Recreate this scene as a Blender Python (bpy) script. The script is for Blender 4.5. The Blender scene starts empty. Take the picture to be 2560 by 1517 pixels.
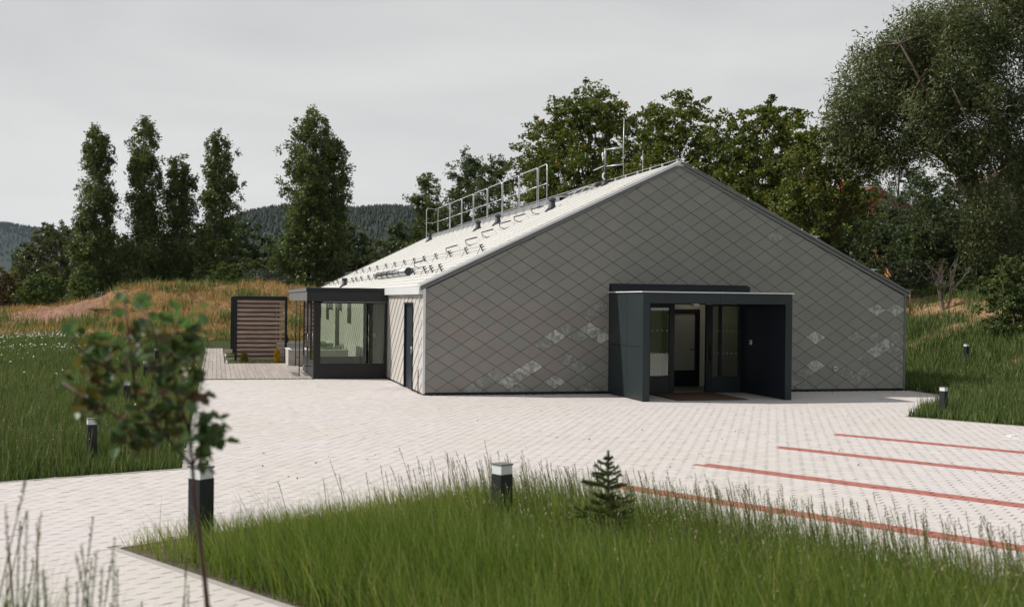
import bpy, math, random
import numpy as np
from mathutils import Matrix, Vector

random.seed(7)
RNG = np.random.default_rng(7)
rad = math.radians
scene = bpy.context.scene
col = scene.collection

# ------------------------------------------------------------------ camera
CAM_H = 2.35
FPX = 2844.0            # focal length in pixels of the 2560 px wide photograph
ROLL = 0.011
cam_d = bpy.data.cameras.new('camera')
cam_d.sensor_width = 36.0
cam_d.lens = FPX / 2560 * 36
cam_d.clip_start = 0.1
cam_d.clip_end = 9000
cam_d.dof.use_dof = True
cam_d.dof.focus_distance = 29.5
cam_d.dof.aperture_fstop = 2.0
cam = bpy.data.objects.new('camera', cam_d)
col.objects.link(cam)
cam.matrix_world = Matrix.Translation((0, 0, CAM_H)) @ Matrix.Rotation(rad(90) - 3.5 / FPX, 4, 'X') @ Matrix.Rotation(ROLL, 4, 'Z')
scene.camera = cam

# ------------------------------------------------------------------ sky
SUN_DIR = Vector((-1.14, 0.06, 1.0)).normalized()
sun_el = math.asin(SUN_DIR.z)
sun_az = math.atan2(SUN_DIR.x, SUN_DIR.y)
w = bpy.data.worlds.new('World')
scene.world = w
w.use_nodes = True
nt = w.node_tree
nt.nodes.clear()
N = nt.nodes.new
L = nt.links.new
out = N('ShaderNodeOutputWorld')
bg = N('ShaderNodeBackground')
bg.inputs['Strength'].default_value = 1.0
sky = N('ShaderNodeTexSky')
sky.sky_type = 'NISHITA'
sky.sun_disc = False
sky.sun_elevation = sun_el
sky.sun_rotation = sun_az
sky.dust_density = 3.0
skm = N('ShaderNodeVectorMath'); skm.operation = 'SCALE'; skm.inputs['Scale'].default_value = 0.07
L(sky.outputs[0], skm.inputs[0])
tc = N('ShaderNodeTexCoord')
sep = N('ShaderNodeSeparateXYZ')
L(tc.outputs['Generated'], sep.inputs[0])
ramp = N('ShaderNodeValToRGB')
ramp.color_ramp.elements[0].position = 0.0
ramp.color_ramp.elements[0].color = (0.79, 0.785, 0.765, 1)
ramp.color_ramp.elements[1].position = 1.0
ramp.color_ramp.elements[1].color = (0.46, 0.475, 0.48, 1)
e = ramp.color_ramp.elements.new(0.10); e.color = (0.785, 0.78, 0.77, 1)
e = ramp.color_ramp.elements.new(0.27); e.color = (0.65, 0.66, 0.66, 1)
L(sep.outputs['Z'], ramp.inputs[0])
mp = N('ShaderNodeMapping'); mp.inputs['Scale'].default_value = (1.6, 1.6, 5.5)
L(tc.outputs['Generated'], mp.inputs[0])
cn = N('ShaderNodeTexNoise'); cn.inputs['Scale'].default_value = 1.5; cn.inputs['Detail'].default_value = 5; cn.inputs['Roughness'].default_value = 0.5
cn.inputs['Distortion'].default_value = 0.4
L(mp.outputs[0], cn.inputs['Vector'])
cr = N('ShaderNodeValToRGB')
cr.color_ramp.elements[0].position = 0.32; cr.color_ramp.elements[0].color = (0.85, 0.86, 0.87, 1)
cr.color_ramp.elements[1].position = 0.68; cr.color_ramp.elements[1].color = (1.06, 1.055, 1.05, 1)
L(cn.outputs['Fac'], cr.inputs[0])
mul = N('ShaderNodeMixRGB'); mul.blend_type = 'MULTIPLY'; mul.inputs[0].default_value = 1
L(ramp.outputs[0], mul.inputs[1]); L(cr.outputs[0], mul.inputs[2])
mx = N('ShaderNodeMixRGB'); mx.inputs[0].default_value = 0.97
L(skm.outputs[0], mx.inputs[1]); L(mul.outputs[0], mx.inputs[2])
L(mx.outputs[0], bg.inputs['Color'])
L(bg.outputs[0], out.inputs['Surface'])

# ------------------------------------------------------------------ sun
sd = bpy.data.lights.new('sun', 'SUN')
sd.energy = 4.6
sd.angle = rad(0.6)
sd.color = (1.0, 0.955, 0.90)
so = bpy.data.objects.new('sun', sd)
col.objects.link(so)
so.rotation_euler = SUN_DIR.to_track_quat('Z', 'Y').to_euler()
so.location = (-30, 0, 40)

vs = scene.view_settings
vs.view_transform = 'Standard'
vs.look = 'None'
vs.exposure = 0.0
vs.gamma = 1.0
vs.use_curve_mapping = False
scene.cycles.max_bounces = 7
scene.cycles.transparent_max_bounces = 12
scene.cycles.caustics_reflective = False
scene.cycles.caustics_refractive = False

# ------------------------------------------------------------------ materials
def new_mat(name):
    m = bpy.data.materials.new(name)
    m.use_nodes = True
    return m, m.node_tree, m.node_tree.nodes['Principled BSDF']

def mat(name, color, rough=0.6, metal=0.0, spec=0.5, var=0.0, scale=4.0, bump=0.0, bscale=60.0, aniso=None, rnd=0.0):
    """principled with noise variation of the base colour and optional bump; world-space coordinates"""
    m, t, b = new_mat(name)
    b.inputs['Roughness'].default_value = rough
    b.inputs['Metallic'].default_value = metal
    b.inputs['Specular IOR Level'].default_value = spec
    c = tuple(color) + (1,)
    b.inputs['Base Color'].default_value = c
    nn, ll = t.nodes.new, t.links.new
    geo = nn('ShaderNodeNewGeometry')
    mpn = nn('ShaderNodeMapping')
    if aniso: mpn.inputs['Scale'].default_value = aniso
    ll(geo.outputs['Position'], mpn.inputs[0])
    last = None
    if var > 0:
        n = nn('ShaderNodeTexNoise'); n.inputs['Scale'].default_value = scale; n.inputs['Detail'].default_value = 6; n.inputs['Roughness'].default_value = 0.6
        ll(mpn.outputs[0], n.inputs['Vector'])
        r = nn('ShaderNodeValToRGB')
        r.color_ramp.elements[0].position = 0.3
        r.color_ramp.elements[1].position = 0.7
        r.color_ramp.elements[0].color = tuple(x * (1 - var) for x in color) + (1,)
        r.color_ramp.elements[1].color = tuple(min(1, x * (1 + var)) for x in color) + (1,)
        ll(n.outputs['Fac'], r.inputs[0])
        last = r.outputs[0]
    if rnd > 0:
        oi = nn('ShaderNodeObjectInfo')
        mr = nn('ShaderNodeMapRange'); mr.inputs[3].default_value = 1 - rnd; mr.inputs[4].default_value = 1 + rnd
        ll(oi.outputs['Random'], mr.inputs[0])
        h = nn('ShaderNodeHueSaturation')
        if last: ll(last, h.inputs['Color'])
        else: h.inputs['Color'].default_value = c
        ll(mr.outputs[0], h.inputs['Value'])
        last = h.outputs[0]
    if last: ll(last, b.inputs['Base Color'])
    if bump > 0:
        n2 = nn('ShaderNodeTexNoise'); n2.inputs['Scale'].default_value = bscale; n2.inputs['Detail'].default_value = 5
        ll(mpn.outputs[0], n2.inputs['Vector'])
        bp = nn('ShaderNodeBump'); bp.inputs['Strength'].default_value = bump; bp.inputs['Distance'].default_value = 0.02
        ll(n2.outputs['Fac'], bp.inputs['Height'])
        ll(bp.outputs[0], b.inputs['Normal'])
    return m

def attr_mat(name, stops, rough=0.6, trans=0.0, spec=0.3, attr='var'):
    """colour from a per-face float attribute through a ramp, optional translucency (leaves, grass)"""
    m, t, b = new_mat(name)
    nn, ll = t.nodes.new, t.links.new
    a = nn('ShaderNodeAttribute'); a.attribute_name = attr
    r = nn('ShaderNodeValToRGB')
    els = r.color_ramp.elements
    els[0].position = stops[0][0]; els[0].color = tuple(stops[0][1]) + (1,)
    els[1].position = stops[-1][0]; els[1].color = tuple(stops[-1][1]) + (1,)
    for p, c in stops[1:-1]:
        el = els.new(p); el.color = tuple(c) + (1,)
    ll(a.outputs['Fac'], r.inputs[0])
    ll(r.outputs[0], b.inputs['Base Color'])
    b.inputs['Roughness'].default_value = rough
    b.inputs['Specular IOR Level'].default_value = spec
    if trans > 0:
        tr = nn('ShaderNodeBsdfTranslucent')
        hs = nn('ShaderNodeHueSaturation'); hs.inputs['Value'].default_value = 1.5; hs.inputs['Saturation'].default_value = 1.15
        ll(r.outputs[0], hs.inputs['Color']); ll(hs.outputs[0], tr.inputs[0])
        mxs = nn('ShaderNodeMixShader'); mxs.inputs[0].default_value = trans
        ll(b.outputs[0], mxs.inputs[1]); ll(tr.outputs[0], mxs.inputs[2])
        ll(mxs.outputs[0], t.nodes['Material Output'].inputs[0])
    return m

def glass_mat(name, tint=(0.86, 0.93, 0.88), rough=0.0, ior=1.45, boost=1.0):
    m = bpy.data.materials.new(name); m.use_nodes = True
    t = m.node_tree; t.nodes.clear()
    nn, ll = t.nodes.new, t.links.new
    o = nn('ShaderNodeOutputMaterial')
    tr = nn('ShaderNodeBsdfTransparent'); tr.inputs[0].default_value = tint + (1,)
    gl = nn('ShaderNodeBsdfGlossy'); gl.inputs['Roughness'].default_value = rough; gl.inputs[0].default_value = (0.9, 0.93, 0.92, 1)
    fr = nn('ShaderNodeFresnel'); fr.inputs[0].default_value = ior
    mm = nn('ShaderNodeMath'); mm.operation = 'MULTIPLY'; mm.inputs[1].default_value = boost; mm.use_clamp = True
    mxs = nn('ShaderNodeMixShader')
    ll(fr.outputs[0], mm.inputs[0]); ll(mm.outputs[0], mxs.inputs[0]); ll(tr.outputs[0], mxs.inputs[1]); ll(gl.outputs[0], mxs.inputs[2])
    ll(mxs.outputs[0], o.inputs[0])
    return m

def tile_mat(name, base, stain, lo, hi, warm=0.0):
    """fibre-cement tile: even grey with faint cloudiness, random tone per tile, optional pale lime bloom"""
    m, t, b = new_mat(name)
    nn, ll = t.nodes.new, t.links.new
    geo = nn('ShaderNodeNewGeometry')
    oi = nn('ShaderNodeObjectInfo')
    n = nn('ShaderNodeTexNoise'); n.inputs['Scale'].default_value = 1.1; n.inputs['Detail'].default_value = 4
    ll(geo.outputs['Position'], n.inputs['Vector'])
    r = nn('ShaderNodeValToRGB')
    r.color_ramp.elements[0].position = 0.35; r.color_ramp.elements[0].color = (base[0] * .955, base[1] * .96, base[2] * .955, 1)
    r.color_ramp.elements[1].position = 0.65; r.color_ramp.elements[1].color = (base[0] * 1.05, base[1] * 1.03, base[2] * 1.03, 1)
    ll(n.outputs['Fac'], r.inputs[0])
    mr = nn('ShaderNodeMapRange'); mr.inputs[3].default_value = 0.965; mr.inputs[4].default_value = 1.035
    ll(oi.outputs['Random'], mr.inputs[0])
    h = nn('ShaderNodeHueSaturation')
    ll(r.outputs[0], h.inputs['Color']); ll(mr.outputs[0], h.inputs['Value'])
    last = h.outputs[0]
    if stain is not None:
        n2 = nn('ShaderNodeTexNoise'); n2.inputs['Scale'].default_value = 5.5; n2.inputs['Detail'].default_value = 9; n2.inputs['Roughness'].default_value = 0.68; n2.inputs['Distortion'].default_value = 1.1
        ll(geo.outputs['Position'], n2.inputs['Vector'])
        r2 = nn('ShaderNodeValToRGB')
        r2.color_ramp.elements[0].position = lo; r2.color_ramp.elements[0].color = (0, 0, 0, 1)
        r2.color_ramp.elements[1].position = hi; r2.color_ramp.elements[1].color = (1, 1, 1, 1)
        ll(n2.outputs['Fac'], r2.inputs[0])
        mxr = nn('ShaderNodeMixRGB'); mxr.inputs[2].default_value = tuple(stain) + (1,)
        ll(r2.outputs[0], mxr.inputs[0]); ll(last, mxr.inputs[1])
        last = mxr.outputs[0]
    ll(last, b.inputs['Base Color'])
    b.inputs['Roughness'].default_value = 0.62
    b.inputs['Specular IOR Level'].default_value = 0.35
    return m

def wood_mat(name, c1, c2, along=(1, 0, 0), rnd=0.12):
    m, t, b = new_mat(name)
    nn, ll = t.nodes.new, t.links.new
    tcn = nn('ShaderNodeTexCoord')
    oi = nn('ShaderNodeObjectInfo')
    addv = nn('ShaderNodeVectorMath'); addv.operation = 'ADD'
    comb = nn('ShaderNodeCombineXYZ')
    mlt = nn('ShaderNodeMath'); mlt.operation = 'MULTIPLY'; mlt.inputs[1].default_value = 40
    ll(oi.outputs['Random'], mlt.inputs[0]); ll(mlt.outputs[0], comb.inputs[0]); ll(mlt.outputs[0], comb.inputs[2])
    ll(tcn.outputs['Object'], addv.inputs[0]); ll(comb.outputs[0], addv.inputs[1])
    mpn = nn('ShaderNodeMapping'); mpn.inputs['Scale'].default_value = tuple(1.2 if a else 22 for a in along)
    ll(addv.outputs[0], mpn.inputs[0])
    n = nn('ShaderNodeTexNoise'); n.inputs['Scale'].default_value = 1.6; n.inputs['Detail'].default_value = 7; n.inputs['Distortion'].default_value = 0.6
    ll(mpn.outputs[0], n.inputs['Vector'])
    r = nn('ShaderNodeValToRGB')
    r.color_ramp.elements[0].position = 0.33; r.color_ramp.elements[0].color = tuple(c1) + (1,)
    r.color_ramp.elements[1].position = 0.66; r.color_ramp.elements[1].color = tuple(c2) + (1,)
    ll(n.outputs['Fac'], r.inputs[0])
    vo = nn('ShaderNodeTexVoronoi'); vo.inputs['Scale'].default_value = 3.2
    ll(addv.outputs[0], vo.inputs['Vector'])
    kr = nn('ShaderNodeValToRGB')
    kr.color_ramp.elements[0].position = 0.04; kr.color_ramp.elements[0].color = (0.35, 0.3, 0.26, 1)
    kr.color_ramp.elements[1].position = 0.10; kr.color_ramp.elements[1].color = (1, 1, 1, 1)
    ll(vo.outputs['Distance'], kr.inputs[0])
    mk = nn('ShaderNodeMixRGB'); mk.blend_type = 'MULTIPLY'; mk.inputs[0].default_value = 0.8
    ll(r.outputs[0], mk.inputs[1]); ll(kr.outputs[0], mk.inputs[2])
    mr = nn('ShaderNodeMapRange'); mr.inputs[3].default_value = 1 - rnd; mr.inputs[4].default_value = 1 + rnd
    ll(oi.outputs['Random'], mr.inputs[0])
    h = nn('ShaderNodeHueSaturation'); ll(mk.outputs[0], h.inputs['Color']); ll(mr.outputs[0], h.inputs['Value'])
    ll(h.outputs[0], b.inputs['Base Color'])
    b.inputs['Roughness'].default_value = 0.75
    b.inputs['Specular IOR Level'].default_value = 0.25
    return m

M = {}
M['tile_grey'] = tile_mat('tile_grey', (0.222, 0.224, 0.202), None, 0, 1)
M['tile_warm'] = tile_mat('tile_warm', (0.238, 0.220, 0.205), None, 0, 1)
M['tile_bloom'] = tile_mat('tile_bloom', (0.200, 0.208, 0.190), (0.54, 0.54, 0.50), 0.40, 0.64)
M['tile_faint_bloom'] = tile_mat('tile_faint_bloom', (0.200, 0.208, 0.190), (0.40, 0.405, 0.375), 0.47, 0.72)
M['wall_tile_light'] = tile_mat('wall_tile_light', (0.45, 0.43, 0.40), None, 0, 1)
M['roof_tile_light'] = tile_mat('roof_tile_light', (0.60, 0.595, 0.57), (0.52, 0.51, 0.48), 0.5, 0.7)
M['batten_dark'] = mat('batten_dark', (0.035, 0.035, 0.035), 0.8)
M['trim_light'] = mat('trim_light', (0.66, 0.67, 0.67), 0.35, var=0.05, scale=3)
M['trim_white'] = mat('trim_white', (0.70, 0.71, 0.72), 0.4, var=0.04, scale=3)
M['trim_grey'] = mat('trim_grey', (0.13, 0.135, 0.135), 0.4, var=0.06)
M['panel_green'] = mat('panel_green', (0.019, 0.027, 0.029), 0.45, spec=0.28, var=0.08, scale=1.5)
M['panel_blue'] = mat('panel_blue', (0.014, 0.019, 0.028), 0.45, spec=0.28, var=0.08, scale=1.5)
M['anthracite'] = mat('anthracite', (0.017, 0.021, 0.022), 0.42, spec=0.3, var=0.08, scale=2)
M['black_metal'] = mat('black_metal', (0.008, 0.011, 0.014), 0.42, spec=0.3, var=0.05)
M['cladding_front'] = mat('cladding_front', (0.014, 0.0145, 0.015), 0.5, spec=0.3, var=0.06)
M['canopy_ribs'] = mat('canopy_ribs', (0.16, 0.16, 0.155), 0.45, var=0.12, scale=6, aniso=(6, 6, 0.3))
M['galv'] = mat('galv', (0.62, 0.64, 0.66), 0.42, metal=0.55, var=0.1, scale=9)
M['galv_dull'] = mat('galv_dull', (0.30, 0.31, 0.32), 0.45, metal=0.6, var=0.15, scale=7)
M['snow_metal'] = mat('snow_metal', (0.035, 0.036, 0.038), 0.5, metal=0.3)
M['walk_plank'] = mat('walk_plank', (0.52, 0.54, 0.55), 0.5, metal=0.3, var=0.15, scale=5)
M['steel_pipe'] = mat('steel_pipe', (0.45, 0.46, 0.47), 0.25, metal=1.0, var=0.1)
M['rubber_vent'] = mat('rubber_vent', (0.03, 0.035, 0.042), 0.6)
M['solar_dark'] = mat('solar_dark', (0.018, 0.02, 0.026), 0.25)
M['glass'] = glass_mat('glass', (0.87, 0.91, 0.86), boost=1.1)
M['glass_dark'] = glass_mat('glass_dark', (0.55, 0.60, 0.54), boost=3.2)
M['glass_clear'] = glass_mat('glass_clear', (0.72, 0.76, 0.72), boost=1.3)
M['frosted'] = mat('frosted', (0.62, 0.64, 0.64), 0.4)
M['glass_dot'] = mat('glass_dot', (0.26, 0.27, 0.26), 0.5)
M['lamp_white'] = mat('lamp_white', (0.78, 0.78, 0.76), 0.35)
M['door_pane'] = mat('door_pane', (0.36, 0.36, 0.31), 0.35)
M['lamp_lit'] = mat('lamp_lit', (0.8, 0.78, 0.72), 0.4)
M['lamp_lit'].node_tree.nodes['Principled BSDF'].inputs['Emission Color'].default_value = (1, .93, .78, 1)
M['lamp_lit'].node_tree.nodes['Principled BSDF'].inputs['Emission Strength'].default_value = 1.6
M['concrete'] = mat('concrete', (0.41, 0.39, 0.365), 0.85, var=0.12, scale=5, bump=0.1)
M['concrete_top'] = mat('concrete_top', (0.55, 0.56, 0.56), 0.8, var=0.06, scale=5)
M['concrete_lip'] = mat('concrete_lip', (0.36, 0.34, 0.32), 0.85, var=0.08, scale=8)
M['plaster'] = mat('plaster', (0.68, 0.66, 0.56), 0.85, var=0.04)
M['interior_floor'] = mat('interior_floor', (0.22, 0.21, 0.17), 0.5, var=0.06)
M['mat_brown'] = mat('mat_brown', (0.115, 0.062, 0.038), 0.95, var=0.2, scale=14, bump=0.4, bscale=160)
M['soil'] = mat('soil', (0.10, 0.075, 0.055), 0.95, var=0.3, scale=6, bump=0.5)
M['joint_sand'] = mat('joint_sand', (0.47, 0.44, 0.42), 0.95, var=0.15, scale=8)
M['paver_red'] = mat('paver_red', (0.34, 0.118, 0.092), 0.85, var=0.22, scale=6, rnd=0.06)
M['paint_white'] = mat('paint_white', (0.72, 0.72, 0.71), 0.7, var=0.08, scale=9)
M['deck_wood'] = wood_mat('deck_wood', (0.30, 0.255, 0.225), (0.46, 0.41, 0.37), along=(0, 1, 0), rnd=0.07)
M['slat_wood'] = wood_mat('slat_wood', (0.25, 0.175, 0.14), (0.46, 0.35, 0.295), along=(1, 0, 0), rnd=0.14)
M['slat_gap_shade'] = mat('slat_gap_shade', (0.105, 0.068, 0.052), 0.85, var=0.2, scale=8)  # dark brown standing for the shade between the screen slats
M['bark'] = mat('bark', (0.085, 0.065, 0.05), 0.9, var=0.3, scale=9, bump=0.5, bscale=20)
M['bark_grey'] = mat('bark_grey', (0.12, 0.10, 0.08), 0.9, var=0.35, scale=6)
M['bark_pale'] = mat('bark_pale', (0.22, 0.20, 0.17), 0.9, var=0.35, scale=6)
M['sapling_bark'] = mat('sapling_bark', (0.085, 0.042, 0.032), 0.7, var=0.2, scale=30)
M['dead_leaf'] = mat('dead_leaf', (0.12, 0.065, 0.03), 0.9)
M['stake_wood'] = mat('stake_wood', (0.22, 0.16, 0.10), 0.85, var=0.15)

# paver material: pale concrete with world-scale tone drift and per paver randomness
def paver_mat():
    m, t, b = new_mat('paver_pale')
    nn, ll = t.nodes.new, t.links.new
    geo = nn('ShaderNodeNewGeometry')
    n = nn('ShaderNodeTexNoise'); n.inputs['Scale'].default_value = 0.22; n.inputs['Detail'].default_value = 4; n.inputs['Roughness'].default_value = 0.55
    ll(geo.outputs['Position'], n.inputs['Vector'])
    r = nn('ShaderNodeValToRGB')
    r.color_ramp.elements[0].position = 0.38; r.color_ramp.elements[0].color = (0.545, 0.512, 0.478, 1)
    r.color_ramp.elements[1].position = 0.62; r.color_ramp.elements[1].color = (0.565, 0.520, 0.512, 1)
    ll(n.outputs['Fac'], r.inputs[0])
    n2 = nn('ShaderNodeTexNoise'); n2.inputs['Scale'].default_value = 5.0; n2.inputs['Detail'].default_value = 8
    ll(geo.outputs['Position'], n2.inputs['Vector'])
    mr = nn('ShaderNodeMapRange'); mr.inputs[1].default_value = 0.3; mr.inputs[2].default_value = 0.7; mr.inputs[3].default_value = 0.95; mr.inputs[4].default_value = 1.04
    ll(n2.outputs['Fac'], mr.inputs[0])
    at = nn('ShaderNodeAttribute'); at.attribute_name = 'var'
    mr2 = nn('ShaderNodeMapRange'); mr2.inputs[3].default_value = 0.95; mr2.inputs[4].default_value = 1.04
    ll(at.outputs['Fac'], mr2.inputs[0])
    mm = nn('ShaderNodeMath'); mm.operation = 'MULTIPLY'
    ll(mr.outputs[0], mm.inputs[0]); ll(mr2.outputs[0], mm.inputs[1])
    h = nn('ShaderNodeHueSaturation'); ll(r.outputs[0], h.inputs['Color']); ll(mm.outputs[0], h.inputs['Value'])
    ll(h.outputs[0], b.inputs['Base Color'])
    b.inputs['Roughness'].default_value = 0.85
    b.inputs['Specular IOR Level'].default_value = 0.25
    n3 = nn('ShaderNodeTexNoise'); n3.inputs['Scale'].default_value = 90; n3.inputs['Detail'].default_value = 3
    ll(geo.outputs['Position'], n3.inputs['Vector'])
    bp = nn('ShaderNodeBump'); bp.inputs['Strength'].default_value = 0.25; bp.inputs['Distance'].default_value = 0.01
    ll(n3.outputs['Fac'], bp.inputs['Height']); ll(bp.outputs[0], b.inputs['Normal'])
    return m
M['paver_pale'] = paver_mat()

# ground: colour attribute painted from what grows there
def ground_mat():
    m, t, b = new_mat('ground_soil_and_sward')
    nn, ll = t.nodes.new, t.links.new
    a = nn('ShaderNodeAttribute'); a.attribute_name = 'tone'
    geo = nn('ShaderNodeNewGeometry')
    n = nn('ShaderNodeTexNoise'); n.inputs['Scale'].default_value = 2.5; n.inputs['Detail'].default_value = 10; n.inputs['Roughness'].default_value = 0.7
    ll(geo.outputs['Position'], n.inputs['Vector'])
    mr = nn('ShaderNodeMapRange'); mr.inputs[1].default_value = 0.3; mr.inputs[2].default_value = 0.7; mr.inputs[3].default_value = 0.5; mr.inputs[4].default_value = 1.35
    ll(n.outputs['Fac'], mr.inputs[0])
    h = nn('ShaderNodeHueSaturation'); ll(a.outputs['Color'], h.inputs['Color']); ll(mr.outputs[0], h.inputs['Value'])
    ll(h.outputs[0], b.inputs['Base Color'])
    b.inputs['Roughness'].default_value = 0.95
    b.inputs['Specular IOR Level'].default_value = 0.1
    bp = nn('ShaderNodeBump'); bp.inputs['Strength'].default_value = 0.8; bp.inputs['Distance'].default_value = 0.12
    ll(n.outputs['Fac'], bp.inputs['Height']); ll(bp.outputs[0], b.inputs['Normal'])
    return m
M['ground'] = ground_mat()

def leafm(name, dark, mid, light, extra=None, trans=0.28, rough=0.5):
    st = [(0.0, dark), (0.5, mid), (0.93 if extra else 1.0, light)]
    if extra: st.append((1.0, extra))
    return attr_mat(name, st, rough=rough, trans=trans, spec=0.35)
M['leaf_poplar'] = leafm('leaf_poplar', (0.050, 0.073, 0.022), (0.090, 0.123, 0.036), (0.159, 0.195, 0.055))
M['leaf_cherry'] = leafm('leaf_cherry', (0.050, 0.072, 0.014), (0.094, 0.122, 0.022), (0.180, 0.192, 0.037), (0.348, 0.149, 0.033))
M['leaf_dark'] = leafm('leaf_dark', (0.032, 0.051, 0.019), (0.060, 0.084, 0.029), (0.106, 0.136, 0.044))
M['leaf_willow'] = leafm('leaf_willow', (0.045, 0.058, 0.019), (0.085, 0.104, 0.034), (0.193, 0.218, 0.102), (0.193, 0.116, 0.037))
M['leaf_olive'] = leafm('leaf_olive', (0.055, 0.068, 0.028), (0.095, 0.112, 0.043), (0.145, 0.165, 0.066))
M['leaf_bright'] = leafm('leaf_bright', (0.04, 0.065, 0.015), (0.075, 0.12, 0.025), (0.14, 0.19, 0.035))
M['leaf_brown'] = leafm('leaf_brown', (0.045, 0.045, 0.015), (0.09, 0.065, 0.022), (0.15, 0.085, 0.03))
M['leaf_grey'] = leafm('leaf_grey', (0.055, 0.075, 0.050), (0.09, 0.115, 0.075), (0.15, 0.18, 0.12))
M['grass_front'] = attr_mat('grass_front', [(0, (0.070, 0.106, 0.020)), (0.35, (0.118, 0.177, 0.032)), (0.7, (0.198, 0.254, 0.058)), (0.9, (0.307, 0.295, 0.096)), (1, (0.461, 0.378, 0.156))], rough=0.5, trans=0.3)
M['grass_meadow'] = attr_mat('grass_meadow', [(0, (0.048, 0.074, 0.019)), (0.4, (0.085, 0.124, 0.032)), (0.75, (0.14, 0.18, 0.052)), (1, (0.27, 0.27, 0.11))], rough=0.6, trans=0.25)
M['grass_dry'] = attr_mat('grass_dry', [(0, (0.11, 0.09, 0.04)), (0.3, (0.27, 0.17, 0.07)), (0.7, (0.43, 0.28, 0.115)), (1, (0.54, 0.40, 0.20))], rough=0.75, trans=0.2)
M['stalk'] = attr_mat('stalk', [(0, (0.065, 0.080, 0.025)), (0.5, (0.125, 0.140, 0.052)), (1, (0.27, 0.24, 0.12))], rough=0.6, trans=0.15)
M['conifer'] = attr_mat('conifer', [(0, (0.016, 0.026, 0.016)), (0.5, (0.026, 0.038, 0.021)), (1, (0.045, 0.056, 0.028))], rough=0.8)
M['needle'] = attr_mat('needle', [(0, (0.035, 0.055, 0.016)), (0.5, (0.075, 0.11, 0.028)), (1, (0.15, 0.18, 0.045))], rough=0.5, trans=0.1)
M['conifer_gold'] = attr_mat('conifer_gold', [(0, (0.16, 0.13, 0.01)), (0.5, (0.42, 0.27, 0.015)), (1, (0.62, 0.42, 0.03))], rough=0.6, trans=0.15)
M['conifer_lime'] = attr_mat('conifer_lime', [(0, (0.04, 0.05, 0.01)), (0.5, (0.13, 0.14, 0.02)), (1, (0.30, 0.28, 0.04))], rough=0.6, trans=0.15)
M['petal'] = mat('petal', (0.72, 0.72, 0.62), 0.7)

# ------------------------------------------------------------------ object helpers
def tag(o, label=None, cat=None, group=None, kind=None):
    if label: o['label'] = label
    if cat: o['category'] = cat
    if group: o['group'] = group
    if kind: o['kind'] = kind
    return o

def empty(name, loc=(0, 0, 0), rz=0.0, label=None, cat=None, group=None):
    o = bpy.data.objects.new(name, None)
    o.empty_display_size = 0.2
    col.objects.link(o)
    o.location = loc
    o.rotation_euler = (0, 0, rz)
    tag(o, label, cat, group)
    return o

def link_mesh(name, me, m, parent=None, kind=None):
    if m is not None and not me.materials: me.materials.append(m)
    o = bpy.data.objects.new(name, me)
    col.objects.link(o)
    if parent: o.parent = parent
    if kind: o['kind'] = kind
    return o

def copy_tree(o, parent=None):
    c = o.copy(); col.objects.link(c); c.parent = parent
    for ch in list(o.children): copy_tree(ch, c)
    return c

class MB:
    def __init__(self): self.v = []; self.f = []; self.s = []
    def add(self, vs, fs, smooth=False):
        n = len(self.v); self.v += [tuple(x) for x in vs]
        for f in fs: self.f.append([n + i for i in f]); self.s.append(smooth)
        return self
    def box(self, x0, x1, y0, y1, z0, z1):
        return self.add([(x0, y0, z0), (x1, y0, z0), (x1, y1, z0), (x0, y1, z0), (x0, y0, z1), (x1, y0, z1), (x1, y1, z1), (x0, y1, z1)],
                        [(0, 3, 2, 1), (4, 5, 6, 7), (0, 1, 5, 4), (1, 2, 6, 5), (2, 3, 7, 6), (3, 0, 4, 7)])
    def tube(self, pts, r, n=6, caps=True):
        pts = [Vector(p) for p in pts]
        rs = r if isinstance(r, (list, tuple)) else [r] * len(pts)
        base = len(self.v); ref = None
        for i, p in enumerate(pts):
            d = (pts[min(i + 1, len(pts) - 1)] - pts[max(i - 1, 0)])
            if d.length < 1e-9: d = Vector((0, 0, 1))
            d.normalize()
            if ref is None: ref = Vector((1, 0, 0)) if abs(d.x) < .8 else Vector((0, 1, 0))
            a = (ref - d * ref.dot(d)); a.normalize(); b = d.cross(a); ref = a
            for k in range(n):
                t = 2 * math.pi * k / n
                self.v.append(tuple(p + (a * math.cos(t) + b * math.sin(t)) * rs[i]))
        for i in range(len(pts) - 1):
            for k in range(n):
                k2 = (k + 1) % n
                self.f.append([base + i * n + k, base + i * n + k2, base + (i + 1) * n + k2, base + (i + 1) * n + k]); self.s.append(n > 5)
        if caps:
            self.f.append([base + k for k in range(n)][::-1]); self.s.append(False)
            self.f.append([base + (len(pts) - 1) * n + k for k in range(n)]); self.s.append(False)
        return self
    def prism(self, poly, f3, d0, d1):
        """poly: 2D points; f3(a, b, d) -> 3D; extruded from depth d0 (front) to d1"""
        n = len(poly)
        vs_ = [f3(a, b, d0) for a, b in poly] + [f3(a, b, d1) for a, b in poly]
        fs_ = [list(range(n)), list(range(2 * n - 1, n - 1, -1))] + [[i, i + n, (i + 1) % n + n, (i + 1) % n] for i in range(n)]
        return self.add(vs_, fs_)
    def mesh(self, name):
        me = bpy.data.meshes.new(name)
        me.from_pydata(self.v, [], self.f)
        me.polygons.foreach_set('use_smooth', self.s)
        me.validate(); me.update()
        return me
    def build(self, name, m, parent=None, kind=None, bevel=0.0):
        o = link_mesh(name, self.mesh(name), m, parent, kind)
        if bevel > 0:
            b = o.modifiers.new('bevel', 'BEVEL'); b.width = bevel; b.segments = 1; b.limit_method = 'ANGLE'
        return o

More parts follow.
